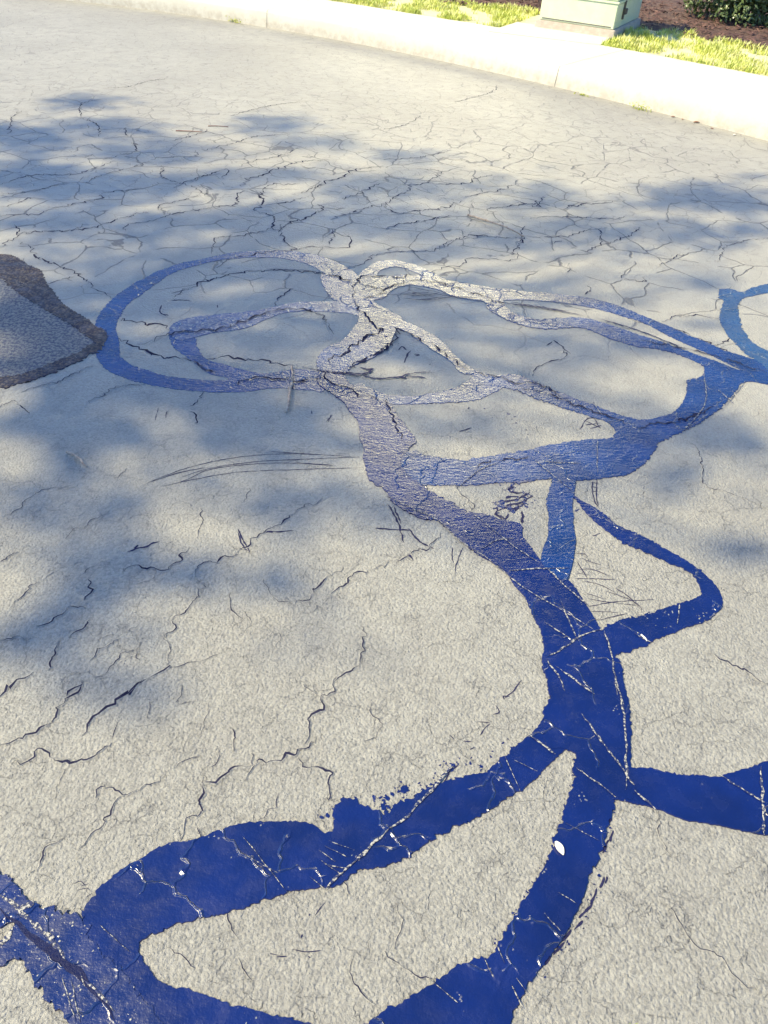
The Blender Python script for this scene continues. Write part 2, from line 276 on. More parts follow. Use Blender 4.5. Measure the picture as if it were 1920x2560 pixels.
# ---------------------------------------------------------------- cracks (parts of the road)
STRIPS = [([(-0.1884, 3.3275), (-0.2497, 3.4312), (-0.3678, 3.5304), (-0.5065, 3.5805), (-0.6484, 3.564), (-0.8039, 3.5093), (-0.9161, 3.4227), (-1.0243, 3.3391), (-1.1125, 3.2), (-1.1607, 3.0859), (-1.1968, 2.9464), (-1.2039, 2.8196), (-1.1845, 2.7039), (-1.142, 2.562), (-1.0833, 2.4491), (-1.0015, 2.3781), (-0.9054, 2.3353), (-0.8002, 2.3134), (-0.6915, 2.3061), (-0.5856, 2.3107), (-0.4906, 2.3322), (-0.4121, 2.3611), (-0.3039, 2.3628), (-0.2459, 2.3672), (-0.2635, 2.4938), (-0.3297, 2.5049), (-0.3968, 2.4891), (-0.4862, 2.4555), (-0.5665, 2.4728), (-0.6415, 2.503), (-0.7073, 2.5264), (-0.7628, 2.6158), (-0.788, 2.6858), (-0.8895, 2.728), (-0.8753, 2.6546), (-0.8489, 2.6035), (-0.7893, 2.541), (-0.7335, 2.4887), (-0.6934, 2.444), (-0.6493, 2.4172), (-0.5998, 2.4028), (-0.6175, 2.3861), (-0.7086, 2.3804), (-0.803, 2.3886), (-0.8949, 2.4168), (-0.9741, 2.4557), (-1.0203, 2.5089), (-1.0599, 2.6098), (-1.1016, 2.7161), (-1.1172, 2.8124), (-1.1168, 2.9374), (-1.0751, 3.0654), (-1.02, 3.2396), (-0.9299, 3.3423), (-0.8588, 3.4062), (-0.7402, 3.4609), (-0.5816, 3.4882), (-0.4689, 3.4596), (-0.3621, 3.3739), (-0.2519, 3.2086), (-0.1901, 3.0702)], 0.004, 1.6, 'broad dull blue tar loop on the left side of the road, open towards the middle'),
([(-0.8991, 2.7654), (-0.8343, 2.8449), (-0.7306, 2.8913), (-0.5963, 2.943), (-0.4631, 3.0279), (-0.3198, 3.0722), (-0.1606, 3.0748), (-0.1526, 2.9578), (-0.2126, 2.9803), (-0.3097, 2.9761), (-0.4529, 2.9544), (-0.5361, 2.8693), (-0.6142, 2.778), (-0.7164, 2.7341), (-0.7871, 2.6822), (-0.8536, 2.6577)], 0.003, 2.0, 'short curved tar strip running inside the left tar loop with a dark crack along it'),
([(-0.353, 3.3472), (-0.3524, 3.2672), (-0.3223, 3.1771), (-0.2845, 3.103), (-0.2411, 3.0652), (-0.1862, 3.0627), (-0.1786, 3.1652), (-0.2033, 3.2915), (-0.2798, 3.3281)], 0.003, 2.2, 'small leaf shaped tar patch at the right end of the left tar loop'),
([(-0.1997, 3.2438), (-0.1916, 3.3488), (-0.1609, 3.4496), (-0.1107, 3.5241), (-0.0403, 3.5523), (0.032, 3.535), (0.0984, 3.4932), (0.1529, 3.4374), (0.1953, 3.375), (0.1526, 3.3494), (0.1046, 3.3977), (0.072, 3.4304), (0.0226, 3.4674), (-0.0321, 3.4778), (-0.0849, 3.4429), (-0.108, 3.3689), (-0.1382, 3.2537)], 0.003, 2.0, 'pale tar arch rising farthest up the road above the centre tangle of strips'),
([(-0.2075, 3.2786), (-0.1986, 3.1277), (-0.1773, 3.0422), (-0.1662, 2.9902), (-0.1674, 2.9066), (-0.1872, 2.8236), (-0.2131, 2.7428), (-0.2585, 2.6896), (-0.2884, 2.6309), (-0.2927, 2.5686), (-0.2831, 2.5017), (-0.2625, 2.4712), (-0.1825, 2.4902), (-0.1644, 2.5346), (-0.1409, 2.5721), (-0.0998, 2.6215), (-0.0453, 2.7014), (-0.0164, 2.7805), (-0.0009, 2.8707), (0.032, 2.8855), (0.0154, 2.965), (-0.0359, 3.0314), (-0.1089, 3.1024), (-0.0609, 3.1494), (-0.0333, 3.2231), (0.0168, 3.2787), (0.0842, 3.3077), (0.1683, 3.3177), (0.2157, 3.3229), (0.1955, 3.3912), (0.035, 3.3988), (-0.0707, 3.3688), (-0.1439, 3.348), (-0.1838, 3.313)], 0.004, 2.6, 'twisting pale tar strip at the centre of the road where four strips meet'),
([(-0.0288, 2.9171), (-0.0501, 2.8045), (-0.0353, 2.7874), (-0.0453, 2.7014), (-0.0998, 2.6215), (-0.1496, 2.5709), (-0.1404, 2.5653), (-0.0904, 2.614), (-0.0404, 2.6929), (-0.0161, 2.771), (-0.0009, 2.8707), (-0.0025, 2.921)], 0.001, 4.0, 'thin glossy tar ridge curling down from the centre tangle'),
([(-0.124, 3.1139), (-0.0601, 3.0357), (0.0016, 2.9601), (0.0993, 2.8928), (0.1841, 2.7877), (0.2461, 2.6671), (0.3145, 2.5803), (0.3748, 2.5544), (0.4554, 2.5737), (0.5228, 2.5407), (0.5861, 2.4836), (0.6497, 2.4441), (0.7279, 2.3998), (0.803, 2.3489), (0.8875, 2.3153), (0.9471, 2.2512), (0.8874, 2.162), (0.7752, 2.1959), (0.787, 2.2388), (0.76, 2.2923), (0.6917, 2.3276), (0.606, 2.3691), (0.4949, 2.432), (0.4466, 2.4654), (0.3958, 2.4748), (0.3373, 2.5078), (0.2953, 2.5438), (0.2521, 2.5633), (0.2008, 2.6608), (0.1376, 2.7248), (0.072, 2.81), (0.0042, 2.8788), (-0.084, 2.9266)], 0.004, 2.2, 'long diagonal tar strip from the centre tangle to the bright blue right junction'),
([(0.3748, 2.5544), (0.3133, 2.5546), (0.2492, 2.4637), (0.1377, 2.3936), (0.0541, 2.3674), (-0.0297, 2.372), (-0.1258, 2.4304), (-0.1308, 2.3822), (-0.0272, 2.3189), (0.0144, 2.3091), (0.1377, 2.3323), (0.246, 2.3537), (0.3314, 2.3953), (0.4036, 2.4646), (0.4513, 2.523)], 0.004, 1.5, 'shallow curved tar strip closing the small teardrop of asphalt at the centre'),
([(-0.1143, 3.3027), (0.0093, 3.3849), (0.084, 3.3847), (0.1907, 3.3772), (0.3489, 3.3412), (0.5057, 3.3179), (0.6622, 3.307), (0.8385, 3.2922), (0.9646, 3.2377), (1.0524, 3.1614), (1.1372, 3.0876), (1.2167, 3.0056), (1.2961, 2.9369), (1.356, 2.8774), (1.4203, 2.8391), (1.5292, 2.7713), (1.4794, 2.6253), (1.3821, 2.7157), (1.3068, 2.8048), (1.2181, 2.8965), (1.1483, 2.9654), (1.0809, 3.0581), (0.9935, 3.1197), (0.9016, 3.1717), (0.7549, 3.2167), (0.6528, 3.2237), (0.5493, 3.219), (0.3728, 3.1915), (0.2708, 3.203), (0.1686, 3.2641), (0.0641, 3.2952), (-0.0705, 3.2615)], 0.004, 1.8, 'upper of the two long tar strips converging at the right edge of the road'),
([(0.1532, 3.3169), (0.2401, 3.2051), (0.3722, 3.18), (0.3884, 3.1043), (0.4531, 3.0279), (0.5461, 2.9688), (0.6426, 2.9625), (0.7832, 2.9934), (0.8692, 2.9251), (0.9818, 2.863), (1.0829, 2.8486), (1.1735, 2.7956), (1.2211, 2.7294), (1.1922, 2.6553), (1.1273, 2.6126), (1.1058, 2.527), (1.0715, 2.459), (1.0191, 2.3834), (0.9315, 2.328), (0.8785, 2.3113), (0.8311, 2.2371), (0.7833, 2.1969), (0.6515, 2.1675), (0.5275, 2.1194), (0.4064, 2.0662), (0.2892, 2.0209), (0.1755, 2.0077), (0.077, 2.0341), (0.0326, 1.9974), (0.0369, 1.8662), (0.174, 1.8699), (0.2829, 1.882), (0.3866, 1.9098), (0.5067, 1.9361), (0.6409, 1.9452), (0.7033, 1.9641), (0.7842, 1.9973), (0.8409, 2.0531), (0.9031, 2.144), (0.9245, 2.1865), (1.0121, 2.252), (1.1176, 2.3437), (1.1867, 2.412), (1.2682, 2.5158), (1.3617, 2.6351), (1.4794, 2.6253), (1.5039, 2.697), (1.3821, 2.7157), (1.2986, 2.7761), (1.2028, 2.837), (1.0988, 2.9185), (1.0123, 2.9658), (0.8808, 3.0495), (0.7875, 3.0888), (0.6842, 3.0625), (0.5828, 3.0431), (0.4974, 3.0882), (0.4627, 3.1601), (0.4379, 3.2479), (0.2727, 3.2688)], 0.005, 2.4, 'wide blue tar strip sweeping from the centre round the right junction and back left'),
([(1.4977, 3.4764), (1.5564, 3.4908), (1.5984, 3.4677), (1.6807, 3.5384), (1.8131, 3.6034), (1.7827, 3.5144), (1.636, 3.432), (1.575, 3.3911), (1.5321, 3.3022), (1.4933, 3.1405), (1.4842, 3.0138), (1.5087, 2.9376), (1.5556, 2.8485), (1.5039, 2.697), (1.4639, 2.7988), (1.4294, 2.8687), (1.4061, 2.9824), (1.4024, 3.1057), (1.4308, 3.2411), (1.4838, 3.3531), (1.4667, 3.3861)], 0.005, 1.7, 'greenish blue tar hook at the right edge farthest up the road'),
([(-0.272, 2.4926), (-0.2716, 2.4111), (-0.2011, 2.3345), (-0.1546, 2.2729), (-0.1161, 2.1914), (-0.0976, 2.0979), (-0.081, 2.0219), (-0.0807, 1.9842), (-0.0494, 1.8727), (-0.0045, 1.8239), (0.0334, 1.7568), (0.1036, 1.7115), (0.1652, 1.6923), (0.2245, 1.6187), (0.2752, 1.5667), (0.3248, 1.5256), (0.3545, 1.4926), (0.3859, 1.4182), (0.4097, 1.347), (0.4211, 1.2861), (0.4229, 1.2489), (0.4134, 1.2047), (0.4182, 1.1563), (0.4187, 1.1029), (0.4204, 1.0986), (0.4003, 1.0459), (0.3967, 0.9673), (0.4404, 0.9649), (0.4603, 0.9491), (0.4473, 0.9033), (0.4853, 0.8737), (0.5176, 0.8602), (0.5555, 0.8525), (0.5798, 0.8754), (0.5761, 0.9326), (0.5847, 0.9821), (0.6008, 1.0374), (0.6037, 1.0879), (0.6056, 1.1405), (0.6052, 1.1384), (0.61, 1.1935), (0.6051, 1.2286), (0.5931, 1.242), (0.5794, 1.3156), (0.5641, 1.3692), (0.543, 1.433), (0.5145, 1.4993), (0.4511, 1.5609), (0.4299, 1.6106), (0.409, 1.6572), (0.4094, 1.6923), (0.3993, 1.7168), (0.3588, 1.7281), (0.3044, 1.7433), (0.2561, 1.7487), (0.2081, 1.781), (0.1592, 1.8195), (0.1018, 1.8697), (0.0571, 1.9232), (0.0409, 1.9736), (0.0727, 2.0592), (0.0899, 2.0939), (0.0587, 2.171), (0.0249, 2.2372), (-0.0105, 2.3135), (-0.079, 2.3579), (-0.1595, 2.4259), (-0.2088, 2.5011)], 0.004, 3.0, 'main tar trunk as wide as two strips snaking down the middle of the road'),
([(0.5329, 2.0015), (0.5256, 1.9404), (0.5, 1.8456), (0.4896, 1.7367), (0.4781, 1.6544), (0.4495, 1.547), (0.5133, 1.4904), (0.541, 1.5745), (0.5601, 1.6628), (0.5677, 1.7659), (0.5852, 1.8549), (0.6059, 1.9494), (0.6246, 2.0368)], 0.003, 3.4, 'short straight tar strip standing between the right junction and the main trunk'),
([(0.5672, 1.8926), (0.6036, 1.8435), (0.636, 1.8216), (0.6647, 1.7815), (0.6988, 1.7378), (0.754, 1.7027), (0.8125, 1.659), (0.8669, 1.6069), (0.9061, 1.5553), (0.9307, 1.5042), (0.9337, 1.4699), (0.9201, 1.4267), (0.8963, 1.4039), (0.857, 1.3721), (0.7877, 1.3383), (0.7194, 1.3014), (0.6656, 1.2704), (0.6071, 1.2396), (0.5746, 1.2187), (0.5635, 1.2913), (0.5733, 1.315), (0.6353, 1.3598), (0.6881, 1.3807), (0.7427, 1.406), (0.812, 1.4374), (0.8701, 1.4682), (0.8806, 1.5082), (0.8672, 1.556), (0.8172, 1.5926), (0.7706, 1.621), (0.7103, 1.6535), (0.6814, 1.6802), (0.6486, 1.7274), (0.6101, 1.7917)], 0.006, 1.9, 'triangular tar loop bulging to the right of the main trunk'),
([(0.5385, 0.8938), (0.5846, 0.9762), (0.582, 0.9314), (0.6215, 0.9305), (0.6712, 0.926), (0.7213, 0.9231), (0.7618, 0.9229), (0.8011, 0.9359), (0.8462, 0.9495), (0.9214, 0.9592), (0.8626, 0.7892), (0.8353, 0.7945), (0.808, 0.7975), (0.7391, 0.8073), (0.6695, 0.8173), (0.6152, 0.8336), (0.5545, 0.8472), (0.5126, 0.8598)], 0.004, 2.2, 'deep blue tar branch leaving the trunk for the right edge in the foreground'),
([(-0.5108, 0.4683), (-0.496, 0.5067), (-0.4991, 0.5455), (-0.4912, 0.5785), (-0.471, 0.6093), (-0.4384, 0.6463), (-0.391, 0.6848), (-0.3194, 0.7084), (-0.2859, 0.7236), (-0.2517, 0.738), (-0.2119, 0.7496), (-0.1561, 0.7517), (-0.1095, 0.7532), (-0.0921, 0.7448), (-0.0752, 0.7388), (-0.0618, 0.7445), (-0.0592, 0.7666), (-0.0635, 0.7862), (-0.049, 0.8101), (-0.0252, 0.8134), (-0.0048, 0.7981), (0.0337, 0.7934), (0.0431, 0.7865), (0.0708, 0.8139), (0.1139, 0.8342), (0.1382, 0.8518), (0.1878, 0.8726), (0.2588, 0.9026), (0.3014, 0.9367), (0.346, 0.9779), (0.369, 1.0005), (0.4003, 1.0459), (0.4188, 1.0663), (0.4743, 0.9675), (0.4404, 0.9649), (0.414, 0.9398), (0.3676, 0.8863), (0.3144, 0.845), (0.2484, 0.7991), (0.1854, 0.7648), (0.1336, 0.7323), (0.0883, 0.6943), (0.0482, 0.6757), (0.0307, 0.6736), (-0.0005, 0.6687), (-0.0215, 0.6509), (-0.0465, 0.634), (-0.0939, 0.6243), (-0.1362, 0.613), (-0.169, 0.6002), (-0.1972, 0.588), (-0.233, 0.5733), (-0.2771, 0.5602), (-0.3165, 0.5476), (-0.3548, 0.5333), (-0.3766, 0.5144), (-0.3764, 0.4992), (-0.3552, 0.4745), (-0.3256, 0.4546), (-0.2832, 0.4448), (-0.2413, 0.4351), (-0.2002, 0.4272), (-0.1597, 0.4211), (-0.1192, 0.4133), (-0.0794, 0.4073), (0.0003, 0.3855), (0.004, 0.3412), (-0.364, 0.3199), (-0.4472, 0.412)], 0.004, 2.0, 'widest deep blue tar loop curving through the bottom left foreground'),
([(0.4614, 0.9492), (0.4506, 0.909), (0.4259, 0.8377), (0.398, 0.7704), (0.3672, 0.707), (0.3346, 0.6557), (0.2996, 0.6108), (0.2656, 0.56), (0.2449, 0.5307), (0.2345, 0.5327), (0.2218, 0.5281), (0.1921, 0.5129), (0.1465, 0.4842), (0.0984, 0.4525), (0.0593, 0.4334), (0.0331, 0.4158), (0.0003, 0.3855), (-0.0359, 0.364), (0.004, 0.3412), (0.2146, 0.3691), (0.2722, 0.4251), (0.2815, 0.4428), (0.2998, 0.4685), (0.3189, 0.4986), (0.3471, 0.5304), (0.3865, 0.5758), (0.414, 0.6184), (0.4369, 0.654), (0.4569, 0.695), (0.4839, 0.7478), (0.5109, 0.8083), (0.5266, 0.8608), (0.498, 0.8908)], 0.004, 2.6, 'long deep blue tar strip dropping from the trunk to the bottom edge'),
([(-0.7093, 0.6362), (-0.676, 0.6201), (-0.6422, 0.6018), (-0.6039, 0.5709), (-0.5529, 0.56), (-0.4981, 0.5488), (-0.4532, 0.5018), (-0.3807, 0.4512), (-0.3077, 0.3868), (-0.2738, 0.3437), (-0.4063, 0.336), (-0.4559, 0.3812), (-0.483, 0.403), (-0.5172, 0.4215), (-0.5511, 0.4477), (-0.5779, 0.4696), (-0.6072, 0.4578), (-0.6263, 0.4465), (-0.631, 0.457), (-0.6451, 0.4894), (-0.6164, 0.4989), (-0.6112, 0.5263), (-0.6331, 0.519), (-0.6549, 0.5117)], 0.006, 3.2, 'rough tar strip speckled with grit and painted glints in the bottom left corner'),
([(-1.9103, 3.3349), (-1.8192, 3.3192), (-1.7503, 3.3051), (-1.6582, 3.2317), (-1.5691, 3.1606), (-1.5033, 3.0536), (-1.3819, 2.8962), (-1.2842, 2.8074), (-1.2055, 2.7396), (-1.1293, 2.6739), (-1.1181, 2.5833), (-1.1864, 2.6283), (-1.317, 2.7426), (-1.4479, 2.844), (-1.5856, 2.9506), (-1.7193, 3.0834), (-1.8453, 3.1876)], 0.006, 1.4, 'brownish worn tar strip entering from the left edge, upper of the pair'),
([(-1.4409, 2.2722), (-1.3885, 2.3025), (-1.3196, 2.3354), (-1.2641, 2.4077), (-1.1874, 2.5029), (-1.1418, 2.6017), (-1.1097, 2.5845), (-1.11, 2.5312), (-1.1405, 2.4922), (-1.2033, 2.38), (-1.2784, 2.2937), (-1.3596, 2.2341), (-1.4093, 2.2008)], 0.006, 1.5, 'brownish worn tar strip entering from the left edge, lower of the pair'),
([(0.3952, 1.9619), (0.4023, 1.9072), (0.4396, 1.915), (0.4833, 1.9382), (0.5079, 1.9521), (0.5258, 1.9467), (0.5417, 2.0014), (0.4958, 2.0115), (0.423, 1.9878)], 0.006, 1.6, 'ragged tar flap hanging under the right junction strip')]
